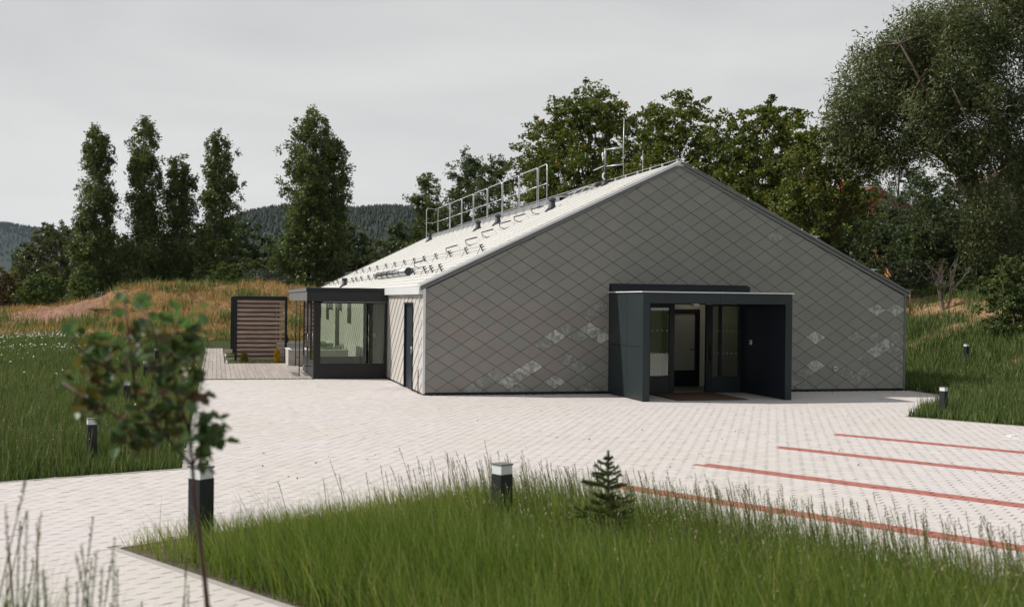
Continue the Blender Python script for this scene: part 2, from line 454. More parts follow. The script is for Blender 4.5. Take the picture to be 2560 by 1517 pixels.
def np_mesh(name, V, F, var=None, smooth=False):
    """V (n,3), F (m,k) all faces with k corners; var per-face float"""
    me = bpy.data.meshes.new(name)
    n, (m_, k) = len(V), F.shape
    me.vertices.add(n); me.vertices.foreach_set('co', V.astype(np.float32).ravel())
    me.loops.add(m_ * k); me.loops.foreach_set('vertex_index', F.astype(np.int32).ravel())
    me.polygons.add(m_)
    me.polygons.foreach_set('loop_start', (np.arange(m_) * k).astype(np.int32))
    me.polygons.foreach_set('loop_total', np.full(m_, k, dtype=np.int32))
    me.update(calc_edges=True)
    me.polygons.foreach_set('use_smooth', np.full(m_, bool(smooth)))
    if var is not None:
        at = me.attributes.new('var', 'FLOAT', 'FACE')
        at.data.foreach_set('value', np.asarray(var, dtype=np.float32))
    return me

# ------------------------------------------------------------------ frames of reference
A = rad(14.56)
CA, SA = math.cos(A), math.sin(A)
G = (-2.19, 28.38)                      # left front corner of the building
EAVE, APEX, HALF, WID, LEN = 2.72, 6.06, 6.8, 13.6, 35.0
def l2w(u, v, h=0.0): return (G[0] + u * CA - v * SA, G[1] + u * SA + v * CA, h)
def w2l(x, y):
    dx, dy = x - G[0], y - G[1]
    return dx * CA + dy * SA, -dx * SA + dy * CA
P_ = (0.717, -0.697); Q_ = (0.697, 0.717)          # the 45 degree directions of the parking bays
def pq(p, q): return (P_[0] * p + Q_[0] * q, P_[1] * p + Q_[1] * q)
def topq(x, y): return (x * P_[0] + y * P_[1], x * Q_[0] + y * Q_[1])
def at(px, z, py=None):
    """point at distance z seen at photograph column px (and row py)"""
    dx = px - 1280.0; dy = (py if py is not None else 755 + ROLL * dx) - 755
    X = dx + ROLL * dy; Y = dy - ROLL * dx
    return X / FPX * z, z, CAM_H - Y / FPX * z

def smooth(t): t = np.clip(t, 0, 1); return t * t * (3 - 2 * t)

_nd = RNG.normal(size=(10, 2)); _ph = RNG.uniform(0, 6.28, 10)
def wav(x, y, s, k0=0, k=5):
    r = 0
    for i in range(k0, k0 + k):
        r = r + np.sin((x * _nd[i % 10, 0] + y * _nd[i % 10, 1]) * s * (1 + .37 * (i - k0)) + _ph[i % 10] * (1 + s))
    return r / k

PATCH_Q0, PATCH_Q1, PATCH_P0 = 5.06, 9.75, -10.1
NEAR_Q = 2.95
LEFT_U = -5.42
def mound(x, y):
    prof = np.interp(x, [-60, -44, -39, -35.5, -32, -29.5, -27, -22, -18, -14, -8, 6],
                        [0.1, 0.35, 0.95, 1.45, 1.9, 2.8, 3.25, 3.15, 3.15, 2.75, 2.2, 0.4])
    f = np.where(y < 88, smooth((y - 71) / 14.0), 1 - smooth((y - 92) / 16.0))
    return prof * f
def terrain(x, y):
    x = np.asarray(x, float); y = np.asarray(y, float)
    u, v = w2l(x, y); p, q = topq(x, y)
    bank = (smooth((u - 15.6) / 8.2) * 2.85 + np.clip(u - 24, 0, 40) * 0.10) * smooth((y - 24) / 9)
    h = bank + mound(x, y)
    h = h + smooth((NEAR_Q - .1 - q) / 1.3) * 0.55 * (y < 16)
    rough = smooth((np.abs(bank) + np.abs(mound(x, y))) / 1.0)
    h = h + rough * (wav(x, y, 1.2) * .16 + wav(x, y, 3.1, 3) * .06) + smooth(mound(x, y) - .4) * (wav(x, y, .75, 2) * .34 + np.abs(wav(x, y, 2.2, 1)) * .28 - np.abs(np.sin(x * 1.9 + wav(x, y, 1.4) * 3)) * .22)
    return h
def th(x, y): return float(terrain(x, y))

def in_poly(x, y, poly):
    x = np.asarray(x); y = np.asarray(y); c = np.zeros(x.shape, bool); n = len(poly)
    for i in range(n):
        x0, y0 = poly[i]; x1, y1 = poly[(i + 1) % n]
        cond = ((y0 > y) != (y1 > y)) & (x < (x1 - x0) * (y - y0) / (y1 - y0 + 1e-12) + x0)
        c ^= cond
    return c
# paved area (world)
TIP = (11.77, 29.0)
LAWN = pq(-10.86, 23.25)
PAVE = [l2w(LEFT_U, 6.15)[:2], l2w(LEFT_U, -11.7)[:2], (-6.48, 14.35), (-14.0, 9.4), pq(-14.5, NEAR_Q), pq(6, NEAR_Q), pq(6, 23.25), LAWN, TIP,
        l2w(13.75, -0.02)[:2], l2w(0, 0)[:2], l2w(0, 6.15)[:2]]
PATCH = [pq(PATCH_P0, PATCH_Q0), pq(6, PATCH_Q0), pq(6, PATCH_Q1), pq(PATCH_P0, PATCH_Q1)]
def paved(x, y): return in_poly(x, y, PAVE) & ~in_poly(x, y, PATCH)

# ------------------------------------------------------------------ ground
def grid_axis(a, b, dense0, dense1, step, far):
    c = list(np.arange(dense0, dense1, step))
    x = dense0; s = step
    while x > a: s *= far; x -= s; c.insert(0, max(x, a))
    x = c[-1]; s = step
    while x < b: s *= far; x += s; c.append(min(x, b))
    return np.array(sorted(set(c)))
gx = grid_axis(-3500, 3500, -46, 32, 0.45, 1.16)
gy = grid_axis(-200, 4500, 3, 110, 0.45, 1.16)
X, Y = np.meshgrid(gx, gy)
Z = terrain(X, Y)
pav = in_poly(X, Y, PAVE) | in_poly(X, Y, [l2w(u, v)[:2] for u, v in ((-6, 6), (-6, 36), (14, 36), (14, 0), (0, 0), (0, 6))])
Z = Z - 0.045
V = np.stack([X.ravel(), Y.ravel(), Z.ravel()], 1)
ny, nx = X.shape
I = np.arange(nx * ny).reshape(ny, nx)
F = np.stack([I[:-1, :-1].ravel(), I[:-1, 1:].ravel(), I[1:, 1:].ravel(), I[1:, :-1].ravel()], 1)
me = np_mesh('ground', V, F, smooth=True)
green = np.array([0.045, 0.062, 0.020]); dry = np.array([0.26, 0.165, 0.075]); dirt = np.array([0.27, 0.155, 0.11]); brown = np.array([0.10, 0.075, 0.04]); dirtor = np.array([0.28, 0.175, 0.095])
x_, y_, z_ = V[:, 0], V[:, 1], V[:, 2]
u_, v_ = w2l(x_, y_)
C = np.tile(green, (len(V), 1))
nz = wav(x_, y_, .6) * .6 + wav(x_, y_, 2.3, 4) * .4
drym = smooth((y_ - 65 - 2 * nz) / 3) * (y_ < 112) * (x_ < 12)
C = C * (1 - drym[:, None]) + dry * drym[:, None]
# bare slope on the left flank of the mound
def bare_left(x, y, n):
    line = np.interp(x, [-42, -38, -30, -27], [0, 1, 1, 0])
    return np.clip(line * smooth((y - 75.0 - n) / 1.5) * (1 - smooth((y - 83.5 - n) / 2)) * smooth((x + 36.2 + n) / 1.5) * (1 - smooth((x + 28.0 + 1.5 * n) / 2.0)), 0, 1)
bl = bare_left(x_, y_, nz)
C = C * (1 - bl[:, None]) + dirt * bl[:, None]
bl2 = smooth(1 - ((x_ + 21.5) ** 2 / 5 + (y_ - 86) ** 2 / 8))
C = C * (1 - bl2[:, None]) + dirt * bl2[:, None]
# bare earth on the right bank
def bare_right(u, v, n):
    b1 = smooth(1.35 - np.abs(u - 21.9 - .7 * n) / 1.1) * (v > -8)
    b2 = smooth((n - .12) * 5) * smooth((u - 17.0) / 2) * (u < 24) * 0.85
    return np.clip(b1 + b2, 0, 1)
br = bare_right(u_, v_, nz) * (y_ > 28)
C = C * (1 - br[:, None]) + dirtor * br[:, None]
# bare spots in the left meadow
bm = smooth((wav(x_, y_, .5, 2) - .35) * 5) * (x_ < -11) * (y_ < 46) * (y_ > 22) * smooth((-x_ / y_ - .36) * 20)
C = C * (1 - bm[:, None]) + np.array([0.30, 0.21, 0.12]) * bm[:, None]
far = smooth((y_ - 112) / 6)[:, None]
C = C * (1 - far) + np.array([0.03, 0.04, 0.018]) * far
ca = me.attributes.new('tone', 'FLOAT_COLOR', 'POINT')
ca.data.foreach_set('color', np.concatenate([C, np.ones((len(C), 1))], 1).astype(np.float32).ravel())
go = link_mesh('ground', me, M['ground']); tag(go, kind='structure')

# ------------------------------------------------------------------ far hills with forest
def hill(name, zc, width, prof_px, prof_y, tree_h, n_tree, xr):
    """ridge at distance zc whose crest follows the given photograph profile"""
    xs = np.linspace(xr[0], xr[1], 140); ys = np.linspace(zc - width, zc + width * .6, 40)
    XX, YY = np.meshgrid(xs, ys)
    def H(x, y):
        px = 1280 + x / zc * FPX
        hy = np.interp(px, prof_px, prof_y)
        crest = (755 + ROLL * (px - 1280) - hy) / FPX * zc + CAM_H - tree_h * .8
        k = np.where(y < zc, smooth((y - (zc - width)) / width), 1 - smooth((y - zc) / (width * .6)) * .5)
        return crest * k + wav(x, y, .012) * 4 * k
    ZZ = H(XX, YY)
    VV = np.stack([XX.ravel(), YY.ravel(), ZZ.ravel()], 1)
    a, b = XX.shape; II = np.arange(a * b).reshape(a, b)
    FF = np.stack([II[:-1, :-1].ravel(), II[:-1, 1:].ravel(), II[1:, 1:].ravel(), II[1:, :-1].ravel()], 1)
    mm = np_mesh(name, VV, FF, var=np.full(len(FF), .2), smooth=True)
    ho = link_mesh(name, mm, M['conifer']); tag(ho, kind='structure')
    # forest: jagged cones / rounded crowns
    tx = RNG.uniform(xr[0], xr[1], n_tree)
    ty = zc + width * .15 - np.abs(RNG.normal(0, width * .36, n_tree))
    tz = H(tx, ty)
    hh = tree_h * RNG.uniform(.55, 1.15, n_tree); rr = hh * RNG.uniform(.20, .36, n_tree)
    K = 6
    ang = np.arange(K) / K * 2 * np.pi
    Vc = np.zeros((n_tree, 2 * K + 1, 3))
    for k in range(K):
        Vc[:, k, 0] = tx + rr * np.cos(ang[k]); Vc[:, k, 1] = ty + rr * np.sin(ang[k]); Vc[:, k, 2] = tz + hh * .02
        j = rr * RNG.uniform(.45, .8, n_tree)
        Vc[:, K + k, 0] = tx + j * np.cos(ang[k] + .5); Vc[:, K + k, 1] = ty + j * np.sin(ang[k] + .5); Vc[:, K + k, 2] = tz + hh * RNG.uniform(.42, .6, n_tree)
    Vc[:, 2 * K, 0] = tx; Vc[:, 2 * K, 1] = ty; Vc[:, 2 * K, 2] = tz + hh
    base = (np.arange(n_tree) * (2 * K + 1))[:, None]
    fs = []
    for k in range(K):
        k2 = (k + 1) % K
        fs += [[k, k2, K + k], [k2, K + k2, K + k], [K + k, K + k2, 2 * K]]
    fs = np.array(fs)
    FF = (base[:, :, None] + fs[None]).reshape(-1, 3)
    var = np.repeat(np.clip(RNG.normal(.45, .22, n_tree), 0, 1), len(fs))
    fo = link_mesh('forest_' + name, np_mesh('forest', Vc.reshape(-1, 3), FF, var=var), M['conifer'])
    fo.name = 'distant_forest'
    tag(fo, 'dark conifer forest covering the ' + ('low wooded hill behind the poplars' if 'ridge' in name else 'far bluish hill at the left edge'), 'forest', kind='stuff')
hill('wooded_ridge', 1500, 500, [200, 330, 520, 580, 640, 700, 760, 860, 1000, 1100, 1400], [760, 690, 585, 548, 528, 517, 515, 522, 513, 530, 600], 8, 8000, (-520, 130))
hill('far_hill', 3400, 900, [-400, 0, 60, 110, 200, 400], [500, 553, 563, 572, 590, 640], 9, 5000, (-2100, -1050))

# ------------------------------------------------------------------ foliage generators
def leaf_quads(cx, n, size, aspect, up=0.35, droop=0.0, tri=False):
    """cx (n,3) centres -> rhombus leaves"""
    d = RNG.normal(size=(n, 3)); d[:, 2] = d[:, 2] * .8 - droop
    d /= np.linalg.norm(d, axis=1)[:, None]
    nn = RNG.normal(size=(n, 3)); nn[:, 2] += up * 2
    s = np.cross(d, nn); s /= (np.linalg.norm(s, axis=1)[:, None] + 1e-9)
    ln = size * RNG.uniform(.65, 1.25, n)[:, None]; wd = ln * aspect
    a = cx - d * ln * .5; b = cx + d * ln * .5
    if tri:      # far away: one triangle per leaf clump
        V = np.stack([a, b + s * wd * .55, b - s * wd * .55], 1).reshape(-1, 3)
        return V, np.arange(n * 3).reshape(n, 3)
    V = np.stack([a, cx - s * wd * .5 + d * ln * .05, b, cx + s * wd * .5 + d * ln * .05], 1).reshape(-1, 3)
    F = np.arange(n * 4).reshape(n, 4)
    return V, F

PROF = {
 'poplar': ([0, .08, .25, .5, .7, .85, .95, 1], [.55, .95, .85, .95, .85, .66, .42, .12]),
 'bottomwide': ([0, .1, .3, .42, .55, .7, .85, .94, 1], [.9, 1.02, .92, .64, .70, .66, .56, .38, .16]),
 'round': ([0, .12, .35, .6, .8, .93, 1], [.45, .85, 1.0, .97, .75, .45, .15]),
 'dome': ([0, .15, .4, .65, .85, .95, 1], [.9, 1.0, 1.0, .86, .6, .38, .12]),
 'irregular': ([0, .15, .4, .6, .8, .92, 1], [.7, 1.0, .8, .55, .42, .25, .1]),
}
def tree(name, label, cat, px, z, ytop, hw, m, prof='round', base_h=None, n=10000, leaf=.22, aspect=.6, csz=.09, gap=-.25,
         bark='bark', group=None, lobes=1.0, h0=.12, nb=26, droop=0.0, base_y=None, lean=0.0, up=.35, px_top=None, tuft=None):
    """a tree with trunk, limbs and a crown of leaf clumps; placed on the terrain at distance z"""
    x, y, _ = at(px, z)
    gz = th(x, y) - 0.1
    top = at(px, z, ytop)[2]
    H = top - gz; R = hw / FPX * z * (1.02 if prof in ('bottomwide', 'poplar') else 1.18)
    lx = 0.0 if px_top is None else (at(px_top, z)[0] - x)
    t = empty(name, (x, y, gz), 0, label, cat, group)
    n = int(n * 1.45); leaf = leaf * .84
    # clusters
    tt, rr = PROF[prof]
    ncl = max(30, n // 34)
    cand = ncl * 6
    hs = RNG.uniform(0, 1, cand)
    az = RNG.uniform(0, 2 * np.pi, cand)
    rp = np.interp(hs, tt, rr)
    ph = RNG.uniform(0, 6.28, 6)
    lobes = lobes * (.55 if prof in ('bottomwide', 'poplar') or (tuft or 0) > 1.5 else 1)
    lob = 1 + lobes * (.16 * np.sin(az * 2 + hs * 7 + ph[0]) + .13 * np.sin(az * 3 - hs * 13 + ph[1]) + .09 * np.sin(az * 5 + hs * 21 + ph[2]))
    rad_ = RNG.uniform(0, 1, cand) ** .42
    keep = RNG.uniform(0, 1, cand) < rp / max(rr)
    r = rp * lob * rad_ * R
    hz = (h0 + (1 - h0) * hs) * H
    cx = r * np.cos(az) + lx * hs; cy = r * np.sin(az); cz = hz
    s = (6.0 if prof in ('bottomwide', 'poplar') else 2.9) / max(R, .8)
    nz_ = (np.sin(cx * s * 1.3 + cz * s * .9 + ph[3]) + np.sin(cy * s * 1.5 - cz * s * 1.2 + ph[4]) + np.sin((cx - cy) * s + cz * s * 1.7 + ph[5])) / 3
    keep &= ~((hs > .93) & (rad_ > .75))
    slim = prof in ('bottomwide', 'poplar')
    if n > 3500:
        # tufts on the ends of limbs, clusters gathered round each tuft, gaps between them
        nt_f = int((185 if slim else 105) * (tuft if tuft else 1))
        ti = np.nonzero(keep & (rad_ > .42))[0][:nt_f]
        T_ = np.stack([cx[ti], cy[ti], np.minimum(cz[ti], H * .97)], 1)
        pick = RNG.integers(0, len(T_), ncl)
        sg = np.array([R * .15, R * .15, H * .020]) if slim else np.array([R * .135, R * .135, min(R, H) * .10])
        sc_ = RNG.uniform(.65, 1.3, len(T_))[pick][:, None]
        c = T_[pick] + RNG.normal(size=(ncl, 3)) * sg * sc_
        inner = RNG.uniform(0, 1, ncl) < (.10 if slim else .26)
        fi = np.nonzero(keep)[0]
        fi = fi[RNG.integers(0, len(fi), ncl)]
        c[inner] = np.stack([cx[fi] * .8, cy[fi] * .8, np.minimum(cz[fi], H * .95)], 1)[inner]
        c[:, 2] = np.clip(c[:, 2], .2, H * .99)
        hs = np.concatenate([hs, c[:, 2] / H]); idx = len(hs) - ncl + np.arange(ncl)
        tv = np.clip(RNG.normal(.45, .13, len(T_)), .1, .8)[pick]
    else:
        idx = np.nonzero(keep)[0][:ncl]
        c = np.stack([cx[idx], cy[idx], np.minimum(cz[idx], H * .985)], 1)
        tv = None
    nl = max(8, n // len(c))
    cs = np.maximum(H, 2 * R) * csz * (.72 if n > 3500 else 1) * RNG.uniform(.55, 1.15, len(c)) * (0.6 + .4 * (1 - hs[idx]))
    off = RNG.normal(size=(len(c), nl, 3)).clip(-2.2, 2.2) * .42
    off[:, :, 2] *= (1.25 if prof in ('bottomwide', 'poplar') else .8)
    if droop: off[:, :, 2] = off[:, :, 2] * 1.4 - np.abs(off[:, :, 0]) * .3
    pos = c[:, None, :] + off * cs[:, None, None]
    pos = pos.reshape(-1, 3)
    pos[:, 2] = np.clip(pos[:, 2], .05, None)
    V, F = leaf_quads(pos, len(pos), leaf * 1.12, aspect, up=up, droop=droop, tri=z > 70)
    cv = np.clip((tv if tv is not None else .45) + RNG.normal(0, .10 if tv is not None else .17, len(c)), 0, .92)
    var = np.clip(np.repeat(cv, nl) + RNG.normal(0, .16, len(pos)), 0, .93)
    odd = RNG.uniform(0, 1, len(pos)) > .988
    var[odd] = 1.0
    link_mesh('crown', np_mesh('crown', V, F, var=var), M[m], t, kind='stuff')
    # trunk and limbs
    tb = MB()
    tr = max(.05, H * .014)
    zt = H * .86
    pts = [Vector((lx * k / 6 + .03 * H * math.sin(k * 1.7 + ph[0]) * (k / 6) * .5, .02 * H * math.sin(k * 2.1 + ph[1]) * (k / 6), zt * k / 6)) for k in range(7)]
    tb.tube(pts, [tr * (1 - .13 * k) for k in range(7)], 7)
    for bi in RNG.choice(len(c), min(nb, len(c)), replace=False):
        e_ = Vector(c[bi]); f_ = max(.06, min(.92, (e_.z / zt) * .62)); k = f_ * 6; i0 = int(k)
        s_ = pts[i0].lerp(pts[min(i0 + 1, 6)], k - i0)
        mid = s_.lerp(e_, .5) + Vector((0, 0, -.06 * (e_ - s_).length))
        tb.tube([s_, mid, e_], [tr * .42 * (1 - f_ * .5), tr * .26 * (1 - f_ * .4), tr * .07], 4, caps=False)
    tb.build('trunk', M[bark], t)
    return t

# ---- poplars
GP = 'tall poplars behind the dry mound'
tree('poplar_tree', 'tall slim poplar, leftmost of the poplars, beside the rounded willow', 'tree', 240, 100, 303, 53, 'leaf_poplar', 'bottomwide', n=21000, leaf=.26, csz=.055, bark='bark_pale', group=GP, gap=-.32, h0=.05)
tree('poplar_tree', 'tallest of the three clustered poplars, second poplar from the left', 'tree', 355, 101, 278, 56, 'leaf_poplar', 'bottomwide', n=20000, leaf=.26, csz=.055, bark='bark_pale', group=GP, gap=-.22, h0=.05)
tree('poplar_tree', 'shortest poplar, third from the left with a thin top', 'tree', 446, 103, 372, 52, 'leaf_poplar', 'bottomwide', n=16000, leaf=.26, csz=.06, bark='bark_pale', group=GP, gap=-.22, h0=.05)
tree('poplar_tree', 'poplar with an open airy crown, fourth from the left', 'tree', 544, 100, 328, 56, 'leaf_poplar', 'bottomwide', n=16500, leaf=.26, csz=.055, bark='bark_pale', group=GP, gap=-.16, h0=.05)
pb = tree('poplar_tree', 'broad tall poplar standing alone left of the building roof', 'tree', 780, 98, 264, 82, 'leaf_poplar', 'bottomwide', n=30000, leaf=.26, csz=.055, bark='bark_pale', group=GP, gap=-.3, h0=.05)
tree('poplar_tree', 'secondary poplar stem leaning right against the lone broad poplar', 'tree', 815, 99, 345, 45, 'leaf_poplar', 'poplar', n=9000, leaf=.26, csz=.06, bark='bark_pale', gap=-.25, h0=.2, px_top=838)

# ---- left background trees
GB = 'trees and bushes behind the mound'
for a in [
 ('willow_tree', 'large rounded olive green willow at the left behind the poplars', 150, 112, 556, 100, 'leaf_olive', 'dome', 22000, .30),
 ('broadleaf_tree', 'dark green tree on the left flank of the rounded willow', 62, 114, 612, 42, 'leaf_dark', 'round', 8000, .28),
 ('bush', 'brownish green bush at the left edge beyond the meadow', 15, 92, 678, 52, 'leaf_brown', 'dome', 8000, .20),
 ('bush', 'bright green bush in front of the rounded willow', 108, 88, 678, 50, 'leaf_bright', 'dome', 9000, .18),
 ('bush', 'low green bush at the foot of the leftmost poplar', 215, 96, 690, 40, 'leaf_bright', 'dome', 5000, .18),
 ('broadleaf_tree', 'dark tree filling the gap right of the leftmost poplar', 300, 113, 585, 58, 'leaf_dark', 'dome', 9000, .28),
 ('broadleaf_tree', 'dark tree behind the second poplar trunk', 395, 112, 568, 62, 'leaf_dark', 'dome', 10000, .28),
 ('broadleaf_tree', 'dark tree behind the third poplar trunk', 480, 110, 560, 60, 'leaf_dark', 'dome', 10000, .28),
 ('broadleaf_tree', 'dark round tree right of the fourth poplar', 596, 112, 540, 62, 'leaf_dark', 'dome', 12000, .28),
 ('broadleaf_tree', 'dull green tree halfway between fourth poplar and lone poplar', 655, 118, 588, 48, 'leaf_dark', 'round', 9000, .28),
 ('broadleaf_tree', 'grey green tree touching the lone poplar on its left', 695, 116, 572, 46, 'leaf_grey', 'round', 8000, .28),
 ('broadleaf_tree', 'dark low tree between first and second poplars', 325, 106, 600, 55, 'leaf_dark', 'dome', 9000, .26),
 ('broadleaf_tree', 'dark low tree between third and fourth poplars', 505, 106, 585, 60, 'leaf_dark', 'dome', 9000, .26),
 ('broadleaf_tree', 'dark low tree left of the far roof corner', 850, 104, 590, 62, 'leaf_dark', 'dome', 9000, .26),
 ('broadleaf_tree', 'dark broad tree behind the wide tree and olive tree', 1010, 118, 560, 75, 'leaf_dark', 'dome', 9000, .28),
 ('bush', 'light green shrub below the dark round tree', 560, 95, 655, 42, 'leaf_bright', 'dome', 6000, .18),
 ('bush', 'mid green shrub left of the lone poplar foot', 620, 94, 645, 42, 'leaf_poplar', 'dome', 6000, .18),
 ('bush', 'grey green shrub in front of the lone poplar, above the wooden screen', 668, 90, 672, 46, 'leaf_grey', 'dome', 7000, .16),
 ('broadleaf_tree', 'wide dark tree directly right of the lone poplar', 880, 112, 545, 58, 'leaf_dark', 'dome', 12000, .28),
 ('broadleaf_tree', 'olive tree above the far roof corner', 945, 104, 592, 52, 'leaf_olive', 'dome', 9000, .25),
 ('broadleaf_tree', 'dark tree between olive tree and thin topped tree', 1000, 108, 545, 52, 'leaf_dark', 'dome', 10000, .26),
 ('broadleaf_tree', 'thin topped tree with bare twigs left of the roof railing', 1064, 96, 418, 62, 'leaf_poplar', 'irregular', 15000, .24),
 ('broadleaf_tree', 'dark tree behind the left half of the roof railing', 1165, 90, 368, 48, 'leaf_dark', 'round', 12000, .22),
 ('broadleaf_tree', 'round topped dark tree behind the middle of the roof railing', 1245, 86, 384, 72, 'leaf_dark', 'dome', 16000, .22),
 ('broadleaf_tree', 'low dark tree under the railing, behind the roof ridge', 1130, 92, 500, 80, 'leaf_dark', 'dome', 12000, .24),
]:
    nm, lb, px, z, yt, hw, mt, pf, n, lf = a
    tree(nm, lb, 'bush' if nm == 'bush' else 'tree', px, z, yt, hw, mt, pf, n=n, leaf=lf, csz=.075, gap=-.34 if pf == 'dome' else -.22, group=GB if nm == 'bush' else None, h0=.03)

# ---- trees behind the building on the right
tree('cherry_tree', 'largest broad green tree behind the roof mast', 'tree', 1470, 72, 212, 165, 'leaf_cherry', 'dome', n=42000, leaf=.24, csz=.055, gap=-.62, h0=.12, nb=50, tuft=2.6)
tree('cherry_tree', 'green tree behind the roof apex with few orange leaves', 'tree', 1690, 62, 228, 124, 'leaf_cherry', 'dome', n=30000, leaf=.22, csz=.055, gap=-.60, h0=.1, nb=40, tuft=2.6)
tree('cherry_tree', 'yellowish green tree over the right roof slope', 'tree', 1885, 58, 246, 124, 'leaf_cherry', 'dome', n=30000, leaf=.20, csz=.055, gap=-.60, h0=.1, nb=40, tuft=2.6)
tree('cherry_tree', 'lower green tree on the left shoulder of the largest tree', 'tree', 1365, 74, 345, 72, 'leaf_cherry', 'dome', n=15000, leaf=.24, csz=.06, gap=-.6, h0=.1)
tree('cherry_tree', 'green tree in the notch between apex tree and yellowish tree', 'tree', 1985, 60, 275, 75, 'leaf_cherry', 'dome', n=14000, leaf=.20, csz=.06, gap=-.6, h0=.1)
tree('cherry_tree', 'broad low green tree filling in under the apex tree', 'tree', 1800, 66, 330, 110, 'leaf_dark', 'dome', n=16000, leaf=.22, csz=.06, gap=-.36, h0=.1)
tree('cherry_tree', 'open crowned dark tree with sky showing through, leaning over roof edge', 'tree', 2030, 47, 285, 95, 'leaf_cherry', 'round', n=17000, leaf=.15, csz=.05, gap=-.05, h0=.42, nb=60, px_top=2075)

# ---- big willow on the right
def big_willow():
    z = 46
    bx, by, _ = at(2545, z)
    gz = th(bx, by) - .1
    t = empty('willow_tree', (bx, by, gz), 0, 'huge leaning silvery willow filling the upper right corner', 'tree')
    def W(px, py, dz=0):
        q = at(px, z + dz, py); return Vector((q[0] - bx, q[1] - by, q[2] - gz))
    tb = MB()
    limbs = [
     ([(2545, 700, 0), (2505, 590, 0), (2455, 505, 0), (2395, 425, 0), (2300, 350, 1), (2190, 300, 1), (2110, 290, 1)], [.30, .26, .21, .16, .11, .07, .03]),
     ([(2455, 505, 0), (2420, 400, -1), (2370, 300, -2), (2300, 200, -2), (2250, 110, -2)], [.15, .12, .09, .06, .03]),
     ([(2560, 690, 2), (2540, 430, 2), (2490, 290, 2), (2440, 170, 2), (2400, 40, 2)], [.28, .22, .16, .10, .04]),
     ([(2580, 680, 1), (2600, 400, 1), (2570, 200, 1), (2560, 30, 1), (2580, -80, 1)], [.26, .2, .15, .10, .05]),
     ([(2395, 425, 0), (2330, 360, 2), (2250, 240, 3), (2190, 150, 3)], [.10, .08, .05, .02]),
     ([(2540, 430, 2), (2480, 380, -2), (2420, 300, -3), (2380, 220, -3)], [.10, .08, .05, .02]),
    ]
    for pts, rr in limbs: tb.tube([W(*p) for p in pts], rr, 7)
    blobs = [  # px, py, dz, rx, ry(vertical) in px, weight
     (2360, 90, 0, 135, 85, 1.3), (2230, 170, 0, 105, 85, 1.1), (2480, 60, 1, 130, 110, 1.3), (2590, 60, 1, 130, 160, 1.0), (2150, 270, 0, 85, 75, .9),
     (2280, 280, -1, 110, 85, 1.1), (2400, 220, -1, 120, 105, 1.2), (2530, 230, 0, 120, 120, 1.2), (2200, 370, 0, 90, 62, .6), (2480, 370, -1, 95, 75, .8),
     (2380, 360, -2, 85, 65, .5), (2590, 400, 1, 90, 110, .9), (2110, 350, 0, 55, 60, .5), (2440, 505, -2, 60, 80, .5), (2330, 80, 0, 90, 60, .5), (2590, 560, 0, 80, 90, .8), (2490, 600, -2, 70, 60, .35)]
    wt = np.array([b[5] for b in blobs]); wt /= wt.sum()
    ncl = 2300
    bi = RNG.choice(len(blobs), ncl * 2, p=wt)
    B = np.array(blobs)[bi]
    d = RNG.normal(size=(ncl * 2, 3)); d /= np.linalg.norm(d, axis=1)[:, None]
    r = RNG.uniform(0, 1, ncl * 2) ** .4
    px = B[:, 0] + d[:, 0] * r * B[:, 3]; py = B[:, 1] + d[:, 1] * r * B[:, 4]; dz = B[:, 2] + d[:, 2] * r * B[:, 3] / FPX * z * 1.0
    # gather the clusters into hanging tufts
    TN = 330
    pk = RNG.integers(0, TN, ncl * 2); far_ = RNG.uniform(0, 1, ncl * 2) < .80
    sp_ = RNG.uniform(.6, 1.3, TN)[pk]
    px = np.where(far_, px[pk] + RNG.normal(0, 17, ncl * 2) * sp_, px); py = np.where(far_, py[pk] + RNG.normal(0, 19, ncl * 2) * sp_, py); dz = np.where(far_, dz[pk] + RNG.normal(0, .45, ncl * 2), dz)
    tone_t = np.where(far_, np.clip(RNG.normal(.45, .2, TN), .08, .9)[pk], .4)
    nz_ = (np.sin(px * .045 + py * .03) + np.sin(py * .05 - px * .02 + 1) + np.sin(px * .021 + dz * 1.7)) / 3
    k = np.nonzero(nz_ > -.45)[0][:ncl]
    zz = z + dz[k]
    c = np.stack([(px[k] - 1280) / FPX * zz - bx, zz - by, CAM_H - (py[k] - 755 - ROLL * (px[k] - 1280)) / FPX * zz - gz], 1)
    nl = 58
    off = RNG.normal(size=(len(c), nl, 3)).clip(-2.2, 2.2) * np.array([.20, .20, .28])
    off[:, :, 2] -= np.abs(off[:, :, 0]) * .5
    pos = (c[:, None, :] + off * RNG.uniform(.8, 1.7, len(c))[:, None, None]).reshape(-1, 3)
    V, F = leaf_quads(pos, len(pos), .185, .30, up=.2, droop=.55)
    cv = np.clip(tone_t[k] + RNG.normal(0, .08, len(c)), 0, .9)
    var = np.clip(np.repeat(cv, nl) + RNG.normal(0, .18, len(pos)), 0, .93)
    var[RNG.uniform(0, 1, len(pos)) > .985] = 1
    link_mesh('crown', np_mesh('crown', V, F, var=var), M['leaf_willow'], t, kind='stuff')
    for j in RNG.choice(len(c), 120, replace=False):
        e_ = Vector(c[j]); best = min((W(*p) for pts, _ in limbs for p in pts[1:]), key=lambda q: (q - e_).length)
        tb.tube([best, best.lerp(e_, .5) + Vector((0, 0, .15)), e_], [.035, .022, .008], 4, caps=False)
    tb.build('trunk', M['bark'], t)
big_willow()

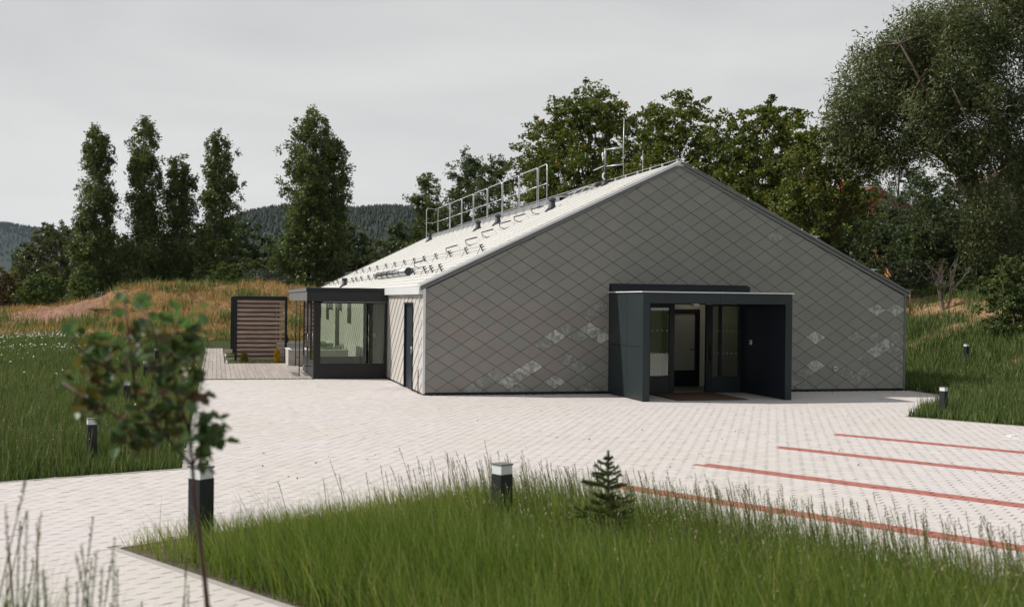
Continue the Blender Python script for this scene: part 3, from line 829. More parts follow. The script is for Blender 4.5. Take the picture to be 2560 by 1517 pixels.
# ---- understory on the right
GU = 'shrubs and small trees on the bank'
for a in [
 ('birch_tree', 'pale grey green tree with sky gaps behind the dark shrubs', 2245, 74, 325, 58, 'leaf_grey', 'round', 9000, .16, -.05, .15),
 ('broadleaf_tree', 'dark tree behind the right roof slope with sky gaps', 2120, 56, 452, 70, 'leaf_dark', 'dome', 10000, .15, -.1, .05),
 ('broadleaf_tree', 'dark dense tree above the bare branched shrub', 2330, 52, 470, 85, 'leaf_dark', 'dome', 15000, .15, -.32, .1),
 ('broadleaf_tree', 'dark tree right of the bare branched shrub', 2440, 50, 560, 62, 'leaf_dark', 'dome', 9000, .14, -.25, .02),
 ('broadleaf_tree', 'dark small tree just above the right roof end', 2190, 50, 560, 55, 'leaf_dark', 'dome', 8500, .13, -.2, .02),
 ('broadleaf_tree', 'shaded small tree at the right edge under the willow', 2545, 47, 590, 60, 'leaf_poplar', 'dome', 8000, .14, -.2, .02),
 ('broadleaf_tree', 'shaded tree behind the dark shrubs hiding the white house', 2165, 66, 430, 60, 'leaf_poplar', 'dome', 8000, .17, -.1, .1),
 ('broadleaf_tree', 'tall dark tree directly under the arching willow limb', 2385, 60, 400, 75, 'leaf_dark', 'dome', 14000, .17, -.2, .1),
 ('broadleaf_tree', 'dark tree between pale tree and arching willow limb', 2290, 58, 430, 60, 'leaf_dark', 'round', 9000, .16, -.12, .1),
 ('broadleaf_tree', 'shaded tree right of the leaning willow trunk', 2500, 58, 440, 60, 'leaf_dark', 'dome', 9000, .16, -.15, .1),
 ('bush', 'round grey green bush left of the bare branched shrub', 2305, 50, 655, 30, 'leaf_grey', 'dome', 4000, .11, -.4, .0),
 ('bush', 'low green bush right of the bare branched shrub', 2430, 45, 690, 42, 'leaf_poplar', 'dome', 5500, .11, -.35, .0),
 ('bush', 'leafy light green shrub with narrow leaves at the right edge', 2535, 37, 640, 68, 'leaf_poplar', 'dome', 13000, .12, -.35, .0),
 ('bush', 'small dark bush at the right roof end', 2235, 48, 690, 30, 'leaf_dark', 'dome', 3500, .11, -.3, .0),
]:
    nm, lb, px, z, yt, hw, mt, pf, n, lf, gp, h0 = a
    tree(nm, lb, 'bush' if nm == 'bush' else 'tree', px, z, yt, hw, mt, pf, n=n, leaf=lf, csz=.075, gap=gp, group=GU if nm == 'bush' else None, h0=h0, aspect=.45)

def bare_shrub(px, z, yt, label, seed):
    rr = random.Random(seed)
    x, y, _ = at(px, z); gz = th(x, y) - .1
    H = at(px, z, yt)[2] - gz
    t = empty('bare_shrub', (x, y, gz), 0, label, 'shrub', 'bare branched shrubs on the bank')
    tb = MB()
    def grow(p, d, l, r, lev):
        pts = [p]
        for k in range(3):
            d = (d + Vector((rr.uniform(-.25, .25), rr.uniform(-.25, .25), .12))).normalized(); pts.append(pts[-1] + d * l / 3)
        tb.tube(pts, [r, r * .85, r * .7, r * .55], 5, caps=False)
        if lev < 4:
            for _ in range(3 if lev < 3 else 2):
                i = rr.choice([1, 2, 3])
                nd = (d + Vector((rr.uniform(-.8, .8), rr.uniform(-.8, .8), rr.uniform(-.1, .5)))).normalized()
                grow(pts[i], nd, l * .68, r * .5, lev + 1)
    grow(Vector((0, 0, 0)), Vector((-.12, 0, 1)), H * .42, .07, 0)
    grow(Vector((.1, 0, 0)), Vector((.42, 0, 1)).normalized(), H * .42, .06, 1)
    tb.build('branches', M['bark_grey'], t)
bare_shrub(2360, 43, 590, 'bare branched pale shrub standing above the earth bank', 3)
bare_shrub(2245, 49, 630, 'thin leafless shrub among dark foliage near the roof end', 9)

# wooden stakes
sx, sy, _ = at(2272, 44)
t = empty('tree_stakes', (sx, sy, th(sx, sy) - .05), 0, 'two weathered wooden tree stakes with a crossbar on the bank', 'stake')
MB().tube([(0.05, 0, 0), (0.03, 0, 1.0)], .035, 6).build('stake', M['stake_wood'], t)
MB().tube([(-.14, 0, 0), (-.14, 0, .9)], .02, 6).build('stake', M['stake_wood'], t)
MB().box(-.2, .16, -.03, .03, 1.0, 1.05).build('crossbar', M['stake_wood'], t)

# ---- houses behind the trees (only glimpsed)
def house(px, z, base_h, wd, dp, wall_h, roof_h, wallc, roofc, label, rz):
    x, y, _ = at(px, z)
    t = empty('house', (x, y, base_h), rz, label, 'house')
    mw = mat('house_wall', wallc, .85, var=.05, scale=1); mr_ = mat('house_roof', roofc, .8, var=.15, scale=3)
    wl = MB().box(-wd / 2, wd / 2, -dp / 2, dp / 2, -4, wall_h).build('wall', mw, t)
    rf = MB().prism([(-wd / 2 - .4, wall_h), (wd / 2 + .4, wall_h), (wd / 2 + .4, wall_h + .15), (0, wall_h + roof_h), (-wd / 2 - .4, wall_h + .15)], lambda a, b, d: (a, d, b), -dp / 2 - .4, dp / 2 + .4).build('roof', mr_, t)
    MB().box(-.4, .4, -.4, .4, wall_h + roof_h * .5, wall_h + roof_h + .8).build('chimney', mr_, rf)
    for i in range(int(wd // 2.4)):
        for k in range(int(wall_h // 2.8)):
            u0 = -wd / 2 + 1.0 + i * 2.4
            fr = MB().box(u0 - .08, u0 + 1.18, -dp / 2 - .05, -dp / 2 + .02, .92 + k * 2.8, 2.38 + k * 2.8).build('window', M['lamp_white'], t)
            MB().box(u0, u0 + 1.1, -dp / 2 - .07, -dp / 2 - .052, 1.0 + k * 2.8, 2.3 + k * 2.8).build('pane', M['solar_dark'], fr)
house(2110, 90, 4.6, 9, 8, 4.4, 2.4, (.60, .58, .56), (.42, .07, .04), 'white house with red tiled roof glimpsed through trees above the right roof slope', .25)
house(2345, 78, 4.0, 8, 7, 3.0, 1.8, (.55, .24, .07), (.16, .10, .08), 'orange walled house glimpsed through the dark trees at right', -.1)
house(2555, 92, 4.6, 8, 8, 7.4, 2.0, (.50, .54, .60), (.20, .12, .10), 'pale bluish house behind the willow trunk at the right edge', .1)

# ------------------------------------------------------------------ grass generators
def blades(x, y, h, wd, lean=0.25, bend=0.35, segs=2, varm=.45, vars_=.2, wind=(-.12, 0)):
    """ribbons: x,y,h arrays"""
    n = len(x); z0 = terrain(x, y) - .03
    az = RNG.uniform(0, 2 * np.pi, n); ld = RNG.uniform(0, 2 * np.pi, n)
    lx = np.cos(ld) * lean * RNG.uniform(.2, 1, n) + wind[0]; ly = np.sin(ld) * lean * RNG.uniform(.2, 1, n) + wind[1]
    V = np.zeros((n, (segs + 1) * 2, 3))
    for s in range(segs + 1):
        t = s / segs; k = t + bend * t * t
        cx = x + lx * h * k; cy = y + ly * h * k; cz = z0 + h * (t - .18 * bend * t * t)
        ww = wd * (1 - t) ** .7 * .5 + wd * .04
        V[:, 2 * s, 0] = cx - np.cos(az) * ww; V[:, 2 * s, 1] = cy - np.sin(az) * ww; V[:, 2 * s, 2] = cz
        V[:, 2 * s + 1, 0] = cx + np.cos(az) * ww; V[:, 2 * s + 1, 1] = cy + np.sin(az) * ww; V[:, 2 * s + 1, 2] = cz
    b = (np.arange(n) * (segs + 1) * 2)[:, None]
    fs = np.array([[2 * s, 2 * s + 1, 2 * s + 3, 2 * s + 2] for s in range(segs)])
    F = (b[:, :, None] + fs[None]).reshape(-1, 4)
    v = np.clip(RNG.normal(varm, vars_, n) , 0, 1) if np.isscalar(varm) else np.clip(varm + RNG.normal(0, vars_, n), 0, 1)
    return V.reshape(-1, 3), F, np.repeat(v, segs)

def stalks(x, y, h, head=.16, wd=.0035, lean=.2, wind=(-.22, 0), headw=.012, nh=9, varm=.55):
    """flowering grass stems with a narrow seed head"""
    n = len(x); z0 = terrain(x, y) - .02
    ld = RNG.uniform(0, 2 * np.pi, n)
    lx = np.cos(ld) * lean * RNG.uniform(.1, 1, n) + wind[0]; ly = np.sin(ld) * lean * RNG.uniform(.1, 1, n) + wind[1]
    def P(t):
        k = t + .35 * t * t
        return np.stack([x + lx * h * k * .75, y + ly * h * k * .75, z0 + h * (t - .05 * t * t)], 1)
    Vs, Fs, vv = [], [], []
    off = 0
    S = 4
    V = np.zeros((n, (S + 1) * 2, 3))
    for s in range(S + 1):
        c = P(s / S); ww = wd * (1 - .5 * s / S)
        V[:, 2 * s] = c - np.array([ww, ww * .3, 0]); V[:, 2 * s + 1] = c + np.array([ww, ww * .3, 0])
    b = (np.arange(n) * (S + 1) * 2)[:, None]
    fs = np.array([[2 * s, 2 * s + 1, 2 * s + 3, 2 * s + 2] for s in range(S)])
    base = np.clip(RNG.normal(varm, .2, n), 0, 1)
    Vs.append(V.reshape(-1, 3)); Fs.append((b[:, :, None] + fs[None]).reshape(-1, 4)); vv.append(np.repeat(base * .8, S)); off = n * (S + 1) * 2
    hl = head * RNG.uniform(.6, 1.3, n)
    for k in range(nh):
        t = 1 - (hl / h) * (k / nh)
        kk = t + .35 * t * t
        c = np.stack([x + lx * h * kk * .75, y + ly * h * kk * .75, z0 + h * (t - .05 * t * t)], 1)
        a = RNG.uniform(0, 2 * np.pi, n); r = headw * (0.5 + math.sin(math.pi * (k + .7) / nh)) * RNG.uniform(.5, 1.4, n)
        d = np.stack([np.cos(a) * r, np.sin(a) * r, np.full(n, .022)], 1)
        sd_ = np.stack([-np.sin(a) * .005, np.cos(a) * .005, np.zeros(n)], 1)
        Q = np.stack([c, c + d * .6 + sd_, c + d, c + d * .6 - sd_], 1).reshape(-1, 3)
        Vs.append(Q); Fs.append(np.arange(n * 4).reshape(n, 4) + off); off += n * 4
        vv.append(np.clip(base + .15, 0, 1))
    return np.concatenate(Vs), np.concatenate(Fs), np.concatenate(vv)

def grass_obj(name, parts_, m, label, cat='grass'):
    Vs, Fs, vv, off = [], [], [], 0
    for V, F, v in parts_:
        Vs.append(V); Fs.append(F + off); vv.append(v); off += len(V)
    o = link_mesh(name, np_mesh(name, np.concatenate(Vs), np.concatenate(Fs), var=np.concatenate(vv)), m)
    return tag(o, label, cat, kind='stuff')

# foreground patch
n = 68000
p = RNG.uniform(PATCH_P0 + .03, 3.2, n); q = RNG.uniform(PATCH_Q0 + .05, PATCH_Q1 - .03, n)
edge = np.clip((PATCH_Q1 - q) / 1.6, 0, 1)
lefty = np.clip((p - PATCH_P0) / 2.2, 0, 1)
k = RNG.uniform(0, 1, n) < (.30 + .70 * edge)
k &= RNG.uniform(0, 1, n) < (.35 + .65 * lefty)
p, q, edge, lefty = p[k], q[k], edge[k], lefty[k]
x, y = P_[0] * p + Q_[0] * q, P_[1] * p + Q_[1] * q
vis = (np.abs(x) < .5 * y + .8) & (y > 5)
p, q, edge, lefty, x, y = (a_[vis] for a_ in (p, q, edge, lefty, x, y))
hh = (.19 + .33 * lefty * (0.66 + .34 * edge)) * RNG.uniform(.6, 1.35, len(x)) * (1 + .25 * wav(x, y, 1.3))
yel = np.clip(.38 + .45 * (1 - lefty) + .12 * wav(x, y, .9, 2), 0, .95)
pa = blades(x, y, hh, .0078, .34, .5, 3, varm=yel, vars_=.24, wind=(-.10, .0))
# tall thin blades mixed in
nt2 = 21000
p = RNG.uniform(PATCH_P0 + .4, 3.2, nt2); q = RNG.uniform(PATCH_Q0 + .1, PATCH_Q1 - .05, nt2)
kx = RNG.uniform(0, 1, nt2) < np.clip((p - PATCH_P0) / 2.5, .15, 1)
p, q = p[kx], q[kx]
x, y = P_[0] * p + Q_[0] * q, P_[1] * p + Q_[1] * q
vis = (np.abs(x) < .5 * y + .6) & (y > 5.5); x, y = x[vis], y[vis]
pa2 = blades(x, y, RNG.uniform(.32, .66, len(x)) * (1 + .2 * wav(x, y, 1.6, 3)), .0055, .38, .7, 3, varm=.5, vars_=.22, wind=(-.14, .0))
ns = 2500
p = RNG.uniform(PATCH_P0 + .2, 3.0, ns); q = PATCH_Q1 - .05 - np.abs(RNG.normal(0, 1.3, ns)); q = np.clip(q, PATCH_Q0 + .1, 99)
kx = RNG.uniform(0, 1, ns) < np.clip((p - PATCH_P0) / 2.0, .12, 1)
p, q = p[kx], q[kx]
x, y = P_[0] * p + Q_[0] * q, P_[1] * p + Q_[1] * q
vis = (np.abs(x) < .5 * y + .6) & (y > 5.5)
x, y = x[vis], y[vis]
grass_obj('foreground_grass', [pa, pa2], M['grass_front'], 'long lush green grass filling the bed in the foreground')
sb = stalks(x, y, RNG.uniform(.34, .74, len(x)) * (1 + .1 * wav(x, y, 2)), wind=(-.16, .0), lean=.16)
grass_obj('seed_stalks', [sb], M['stalk'], 'flowering grass stalks rising above the foreground grass', 'grass')

# near strip at the lower left
n = 5200
p = RNG.uniform(-7.4, 1.5, n); q = NEAR_Q - .1 - np.abs(RNG.normal(0, .9, n))
x, y = P_[0] * p + Q_[0] * q, P_[1] * p + Q_[1] * q
vis = (np.abs(x) < .55 * y + .8) & (y > 3.2) & (x < 1.2)
x, y = x[vis], y[vis]
x2 = RNG.uniform(-60, 620, 900); y2 = RNG.uniform(4.3, 5.9, 900); x2 = (x2 - 1280) / FPX * y2
pa = blades(np.concatenate([x, x2]), np.concatenate([y, y2]), np.concatenate([RNG.uniform(.22, .52, len(x)), RNG.uniform(.4, .95, 900)]), .007, .25, .4, 3, varm=.42, wind=(0, 0))
ns = 215
y = RNG.uniform(4.2, 5.7, ns); x = (RNG.uniform(-60, 560, ns) - 1280) / FPX * y
k = RNG.uniform(0, 1, ns) < (.5 + .5 * wav(x * 4, y, 1.5)); x, y = x[k], y[k]
sb = stalks(x, y, RNG.uniform(.62, 1.18, len(x)), wd=.0042, head=.24, nh=12, wind=(-.02, 0), lean=.20, varm=.3)  # low tone puts the backlit darkness into the stalk colour
grass_obj('near_grass', [pa], M['grass_front'], 'blurred tall grass at the lower left in front of the path')
grass_obj('near_seed_stalks', [sb], M['stalk'], 'blurred seed stalks at the lower left in front of the path', 'grass')

# left meadow
def scatter(n, x0, x1, y0, y1, pw=1.5):
    t = RNG.uniform(0, 1, n) ** pw
    y = y0 + (y1 - y0) * t
    x = RNG.uniform(0, 1, n)
    return x, y
n = 95000
fx, y = scatter(n, 0, 1, 13.0, 70.0, 1.35)
xl = -.475 * y - 1.0
xr_ = G[0] + LEFT_U * CA - ((y - G[1]) / CA - LEFT_U * SA / CA) * SA - .05
x = xl + (xr_ - xl) * fx
u_, v_ = w2l(x, y)
d_path = y - np.interp(x, [-14, -6.48, -4.46], [9.4, 14.35, 15.75])
bm = smooth((wav(x, y, .5, 2) - .35) * 5) * (x < -11) * (y < 46) * (y > 22) * smooth((-x / y - .36) * 20)
k = (u_ < LEFT_U - .06) & (d_path > .08) & (RNG.uniform(0, 1, n) > bm * .85)
x, y = x[k], y[k]
d_path = d_path[k]
hh = (.16 + .20 * np.clip(d_path / 2.0, 0, 1)) * RNG.uniform(.55, 1.3, len(x)) * (1 + .35 * wav(x, y, .8))
wd = .008 + .0006 * y
pa = blades(x, y, hh * np.where(y > 45, .8, 1), wd, .3, .4, 2, varm=.42 + .12 * wav(x, y, .35, 3), vars_=.2, wind=(0, 0))
grass_obj('meadow_grass', [pa], M['grass_meadow'], 'green meadow grass left of the paved forecourt')
k = RNG.choice(len(x), 2600, replace=False)
xs_, ys_ = x[k], y[k]; k = ys_ < 42; xs_, ys_ = xs_[k], ys_[k]
grass_obj('meadow_seed_stalks', [stalks(xs_, ys_, RNG.uniform(.35, .62, len(xs_)), wd=.005, headw=.014, nh=5, wind=(0, 0), varm=.8)], M['stalk'], 'pale seed stalks scattered in the left meadow')
# small white flowers in drifts
fxx, fyy = [], []
for (px, z, sxx, syy, nn_) in [(120, 60, 1.3, 1.6, 260), (40, 57, 1.2, 1.3, 150), (20, 62, 1.2, 1.3, 90), (150, 64, 1.2, 1.0, 90), (40, 46, 1.6, .8, 90), (110, 45, 1.2, .8, 60), (180, 46, .8, .8, 60), (330, 60, 2.5, 2, 70), (10, 38, .8, .8, 30), (100, 30, 3, 4, 40)]:
    c = at(px, z); fxx.append(RNG.normal(c[0], sxx, nn_)); fyy.append(RNG.normal(z, syy, nn_))
fx = np.concatenate(fxx); fy = np.concatenate(fyy)
c = np.stack([fx, fy, terrain(fx, fy) + RNG.uniform(.25, .5, len(fx))], 1)
V, F = leaf_quads(c, len(c), .065, .9, up=2)
o = link_mesh('white_flowers', np_mesh('white_flowers', V, F), M['petal']); tag(o, 'drifts of small white flowers in the left meadow', 'flowers', kind='stuff')

# dry grass on the mound
n = 105000
y = RNG.uniform(64, 96, n) ; x = RNG.uniform(-.50, -.02, n) * y - RNG.uniform(0, 1, n)
nzv = wav(x, y, .6) * .6 + wav(x, y, 2.3, 4) * .4
bl = bare_left(x, y, nzv); bl2 = smooth(1 - ((x + 21.5) ** 2 / 5 + (y - 86) ** 2 / 8))
k = (RNG.uniform(0, 1, n) > np.clip(bl * 1.2 + bl2, 0, .93)) & (y > 65 + 2.0 * nzv + RNG.normal(0, .6, n))
u_, v_ = w2l(x, y); k &= ~((u_ > -.3) & (v_ < 36))
x, y, nzv = x[k], y[k], nzv[k]
tuss = wav(x, y, 1.1, 1)
pa = blades(x, y, (.36 + .32 * tuss) * RNG.uniform(.4, 1.4, len(x)), .034, .4, .5, 2, varm=.52 + .3 * tuss, vars_=.22, wind=(0, 0))
grass_obj('dry_grass', [pa], M['grass_dry'], 'orange dry grass covering the earth mound at left')
# green weeds on the mound
nw = 120
k = RNG.choice(len(x), nw, replace=False)
cx_, cy_ = [], []
for i in k: cx_.append(RNG.normal(x[i], .7, 90)); cy_.append(RNG.normal(y[i], .5, 90))
cx_ = np.concatenate(cx_); cy_ = np.concatenate(cy_)
grass_obj('mound_weeds', [blades(cx_, cy_, RNG.uniform(.3, .95, len(cx_)), .07, .35, .4, 2, varm=.6, wind=(0, 0))], M['grass_meadow'], 'green weeds growing in clumps on the dry mound')
for i, (px, z, yt, hw, lb, mt_) in enumerate([(250, 84, 730, 17, 'grey green round tussock on the left shoulder of the mound', 'leaf_grey'), (395, 84, 730, 26, 'dark low shrub on the crest of the mound', 'leaf_brown'),
                           (440, 82, 760, 20, 'small dull shrub on the front of the mound', 'leaf_poplar'), (255, 78, 786, 20, 'sage green tuft at the foot of the bare slope', 'leaf_grey'), (533, 86, 712, 9, 'tall pale green mullein like weed on the mound crest', 'leaf_bright')]):
    tree('shrub', lb, 'shrub', px, z, yt, hw, mt_, 'dome', n=1800, leaf=.11, csz=.12, gap=-.5, h0=0.0, nb=6, aspect=.4)

# right lawn and bank
n = 118000
y = 20.5 + (60 - 20.5) * RNG.uniform(0, 1, n) ** 1.5; x = (RNG.uniform(.29, .59, n)) * y + .3
u_, v_ = w2l(x, y); p, q = topq(x, y)
k = (q > 23.3) & ~in_poly(x, y, PAVE) & ((u_ > 13.72) | (v_ < -.05))
nzv = wav(x, y, .6) * .6 + wav(x, y, 2.3, 4) * .4
k &= RNG.uniform(0, 1, n) > bare_right(u_, v_, nzv) * (.62 + .38 * (wav(x, y, 1.7, 5) > -.1)) * (y > 28)
x, y, u_ = x[k], y[k], u_[k]
dtip = np.minimum(np.abs(topq(x, y)[1] - 23.25), 1.5) / 1.5
hh = (.16 + .22 * dtip - .14 * smooth((u_ - 19.0) / 2) * (y > 28)) * RNG.uniform(.55, 1.35, len(x)) * (1 + .3 * wav(x, y, .9))
pa = blades(x, y, hh, .012 + .0005 * y, .3, .4, 2, varm=.40 + .1 * wav(x, y, .5, 1), vars_=.18, wind=(0, 0))
grass_obj('bank_grass', [pa], M['grass_meadow'], 'green grass on the lawn and bank right of the building')
k = RNG.choice(len(x), 900, replace=False); xs_, ys_ = x[k], y[k]; kk = ys_ < 34
xs_, ys_ = xs_[kk], ys_[kk]
grass_obj('bank_seed_stalks', [stalks(xs_, ys_, RNG.uniform(.4, .8, len(xs_)), wd=.005, nh=6, wind=(.03, 0), lean=.35, varm=.8)], M['stalk'], 'pale bending seed stalks beside the right bollards')
# ground cover under the bank trees
n = 14000
y = RNG.uniform(42, 60, n); x = RNG.uniform(.33, .475, n) * y
u_, v_ = w2l(x, y); k = u_ > 24
x, y = x[k], y[k]
c = np.stack([x, y, terrain(x, y) + RNG.uniform(0, .5, len(x)) ** 1.5], 1)
V, F = leaf_quads(c, len(c), .16, .6, up=.8)
o = link_mesh('undergrowth', np_mesh('undergrowth', V, F, var=np.clip(RNG.normal(.45, .25, len(c)), 0, 1)), M['leaf_poplar']); tag(o, 'leafy green undergrowth below the trees on the bank', 'undergrowth', kind='stuff')

# ------------------------------------------------------------------ paving
pvr = tag(empty('pavement'), kind='structure')
tri = [l2w(LEFT_U, 6.15), l2w(LEFT_U, -11.7), (-6.48, 14.35, 0), (-14.0, 9.4, 0), pq(-14.5, NEAR_Q) + (0,), pq(6, NEAR_Q) + (0,), pq(6, 23.25) + (0,), LAWN + (0,), TIP + (0,), l2w(13.75, -0.02), l2w(0, .0), l2w(0, 6.15)]
MB().add([(a_[0], a_[1], -.012) for a_ in tri], [list(range(len(tri)))]).build('joint_bed', M['joint_sand'], pvr)
MB().add([pq(PATCH_P0, PATCH_Q0) + (-.004,), pq(6, PATCH_Q0) + (-.004,), pq(6, PATCH_Q1) + (-.004,), pq(PATCH_P0, PATCH_Q1) + (-.004,)], [(0, 1, 2, 3)]).build('bed_soil', M['soil'], pvr)
PL, PW = .165, .200        # pitch across the rows (q) and along them (p)
gp_ = .0022
# I-shaped paver outline in (p,q)
a_, b_ = PW / 2 - gp_ / 2, PL / 2 - gp_ / 2
outl = [(-a_, -b_), (a_, -b_), (a_, -b_ * .60), (a_ * .935, -b_ * .48), (a_ * .935, b_ * .48), (a_, b_ * .60), (a_, b_), (-a_, b_), (-a_, b_ * .60), (-a_ * .935, b_ * .48), (-a_ * .935, -b_ * .48), (-a_, -b_ * .60)]
rect = [(-a_, -b_), (a_, -b_), (a_, b_), (-a_, b_)]
ii = np.arange(-215, 40); jj = np.arange(12, 230)
IP, JQ = np.meshgrid(ii, jj)
pc = (IP + .5 * (JQ % 2)) * PW; qc = JQ * PL
cx = P_[0] * pc + Q_[0] * qc; cy = P_[1] * pc + Q_[1] * qc
k = paved(cx, cy) & (cx > -.49 * cy - 1.5) & (cx < .49 * cy + 5)
u_, v_ = w2l(cx, cy)
k &= ~((u_ > 0) & (v_ > -.05)) & ~((u_ > -2.2) & (v_ > 6.1))
pc, qc, cx, cy, JQ = pc[k], qc[k], cx[k], cy[k], JQ[k]
# red bay lines
red = np.zeros(len(pc), bool)
for ql, ps in ((11.61, -9.25), (14.07, -9.70), (16.63, -10.0), (19.18, -10.3)):
    jl = int(round(ql / PL)); red |= ((JQ == jl) | (JQ == jl - 1)) & (pc > ps)
# the 300 that show largest, outside the tall grass
pxx = 1280 + cx / cy * FPX; pyy = 755 + CAM_H / cy * FPX
scr = (pxx > 5) & (pxx < 2555) & (pyy < 1510)
hid = (qc > NEAR_Q) & (qc < PATCH_Q0) & (pxx > 760)
order = np.argsort(cy + 100 * (~scr) + 100 * hid)
ind = set(order[:300].tolist())
def paver_mesh(oc, red_):
    mb = MB(); n_ = len(oc); ch = .006
    top = [(a * .985, b * .982) for a, b in oc]
    vs_ = [P_[0] * a + Q_[0] * b for a, b in oc]
    V0 = [(P_[0] * a + Q_[0] * b, P_[1] * a + Q_[1] * b, -.02) for a, b in oc]
    V1 = [(P_[0] * a + Q_[0] * b, P_[1] * a + Q_[1] * b, -.004) for a, b in oc]
    V2 = [(P_[0] * a + Q_[0] * b, P_[1] * a + Q_[1] * b, 0.0) for a, b in top]
    fs_ = [[i, (i + 1) % n_, (i + 1) % n_ + n_, i + n_] for i in range(n_)] + [[i + n_, (i + 1) % n_ + n_, (i + 1) % n_ + 2 * n_, i + 2 * n_] for i in range(n_)] + [[i + 2 * n_ for i in range(n_)]]
    mb.add(V0 + V1 + V2, fs_)
    return mb
pm = paver_mesh(outl, False).mesh('paver'); pm.materials.append(M['paver_pale'])
pr = paver_mesh(outl, True).mesh('paver_red'); pr.materials.append(M['paver_red'])
at_ = pm.attributes.new('var', 'FLOAT', 'FACE'); at_.data.foreach_set('value', [.5] * len(pm.polygons))
for i in sorted(ind):
    o = bpy.data.objects.new('paver', pr if red[i] else pm); col.objects.link(o); o.parent = pvr
    o.location = (cx[i], cy[i], random.uniform(-.0015, .0015))
def pave_stuff(sel, oc, m, name):
    n_ = len(oc); T = np.array(oc); Tt = T * (np.array([.985, .982]) if n_ == 12 else np.array([.997, .996]))
    C_ = np.stack([cx[sel], cy[sel]], 1); m_ = len(C_)
    if m_ == 0: return
    def w_(t): return np.stack([P_[0] * t[:, 0] + Q_[0] * t[:, 1], P_[1] * t[:, 0] + Q_[1] * t[:, 1]], 1)
    zr = RNG.uniform(-.0015, .0015, m_)
    rings = []
    for tt_, z_0 in ((w_(T), -.004), (w_(Tt), 0.0)):
        R_ = np.zeros((m_, n_, 3)); R_[:, :, :2] = C_[:, None, :] + tt_[None]; R_[:, :, 2] = z_0 + zr[:, None]
        rings.append(R_)
    V_ = np.concatenate(rings, 1).reshape(-1, 3)
    b_0 = (np.arange(m_) * 2 * n_)[:, None]
    side_f = np.array([[i, (i + 1) % n_, (i + 1) % n_ + n_, i + n_] for i in range(n_)])
    if n_ == 12:   # top as quads
        topf = np.array([[0, 1, 2, 11], [11, 2, 3, 10], [10, 3, 4, 9], [9, 4, 5, 8], [8, 5, 6, 7]]) + n_
    else: topf = np.array([[0, 1, 2, 3]]) + n_
    fs_ = np.concatenate([side_f, topf])
    F_ = (b_0[:, :, None] + fs_[None]).reshape(-1, 4)
    var = np.repeat(RNG.uniform(0, 1, m_), len(fs_))
    link_mesh(name, np_mesh(name, V_, F_, var=var), m, pvr, kind='stuff')
idx = np.arange(len(cx)); notind = np.array([i not in ind for i in idx])
near_ = (cy < 26) & (cx < .49 * cy + .5)
pave_stuff(idx[notind & near_ & ~red], outl, M['paver_pale'], 'near_pavers')
pave_stuff(idx[notind & ~near_ & ~red], rect, M['paver_pale'], 'far_pavers')
pave_stuff(idx[notind & red], outl, M['paver_red'], 'red_bay_line_pavers')

# kerb lines
def strip(a, b, w_, z0, z1, name, m, parent):
    a = Vector((a[0], a[1])); b = Vector((b[0], b[1])); d = (b - a).normalized(); s = Vector((-d.y, d.x)) * w_ / 2
    mb = MB(); c = [a - s, b - s, b + s, a + s]
    mb.add([(q_.x, q_.y, z0) for q_ in c] + [(q_.x, q_.y, z1) for q_ in c], [(4, 5, 6, 7), (0, 1, 5, 4), (1, 2, 6, 5), (2, 3, 7, 6), (3, 0, 4, 7)])
    return mb.build(name, m, parent)
edges = [(l2w(LEFT_U, 6.1), l2w(LEFT_U, -11.7)), ((-4.46, 15.72), (-6.48, 14.35)), ((-6.50, 14.34), (-14.0, 9.4)),
         (pq(PATCH_P0 - .04, PATCH_Q0), pq(6, PATCH_Q0)), (pq(PATCH_P0, PATCH_Q0 + .05), pq(PATCH_P0, PATCH_Q1)), (pq(PATCH_P0, PATCH_Q1 + .02), pq(6, PATCH_Q1 + .02)),
         (LAWN, pq(6, 23.27)), (pq(-10.88, 23.3), TIP), (TIP, l2w(13.75, 0)), (pq(-14.5, NEAR_Q), pq(6, NEAR_Q))]
for e0, e1 in edges:
    v0, v1 = Vector(e0[:2]), Vector(e1[:2]); ln = (v1 - v0).length; kk = max(1, int(round(ln / 1.0)))
    if ln > 9: kk = int(ln / 2)
    for i in range(kk):
        a0 = v0.lerp(v1, i / kk + .003 / ln); a1 = v0.lerp(v1, (i + 1) / kk - .003 / ln)
        strip(a0, a1, .07, -.03, .006 + random.uniform(-.001, .001), 'kerb', M['concrete_lip'], pvr)

# wheelchair symbol painted in the accessible bay
sy = empty('wheelchair_marking', (9.46, 20.6, 0.0045), math.atan2(P_[1], P_[0]) - math.pi / 2, 'white painted wheelchair symbol on the pale paving at the right edge', 'road marking')
mb = MB()
ns_ = 26; r0, r1 = .36, .46
pts = [(math.cos(math.radians(100 + 250 * i / ns_)), math.sin(math.radians(100 + 250 * i / ns_))) for i in range(ns_ + 1)]
mb.add([(c_ * r1, s_ * r1, 0) for c_, s_ in pts] + [(c_ * r0, s_ * r0, 0) for c_, s_ in pts], [[i, i + 1, i + ns_ + 2, i + ns_ + 1] for i in range(ns_)])
mb.build('wheel', M['paint_white'], sy)
mb = MB(); mb.add([(-.12, .85, 0), (0, .85, 0), (.05, .15, 0), (.42, .15, 0), (.60, -.35, 0), (.72, -.30, 0), (.50, .27, 0), (-.05, .27, 0)], [(0, 1, 2, 7), (2, 3, 6, 7), (3, 4, 5, 6)])
mb.build('figure', M['paint_white'], sy)
mb = MB(); mb.add([(-.06 + .13 * math.cos(t * math.pi / 8), 1.05 + .13 * math.sin(t * math.pi / 8), 0) for t in range(16)], [list(range(16))]); mb.build('head', M['paint_white'], sy)

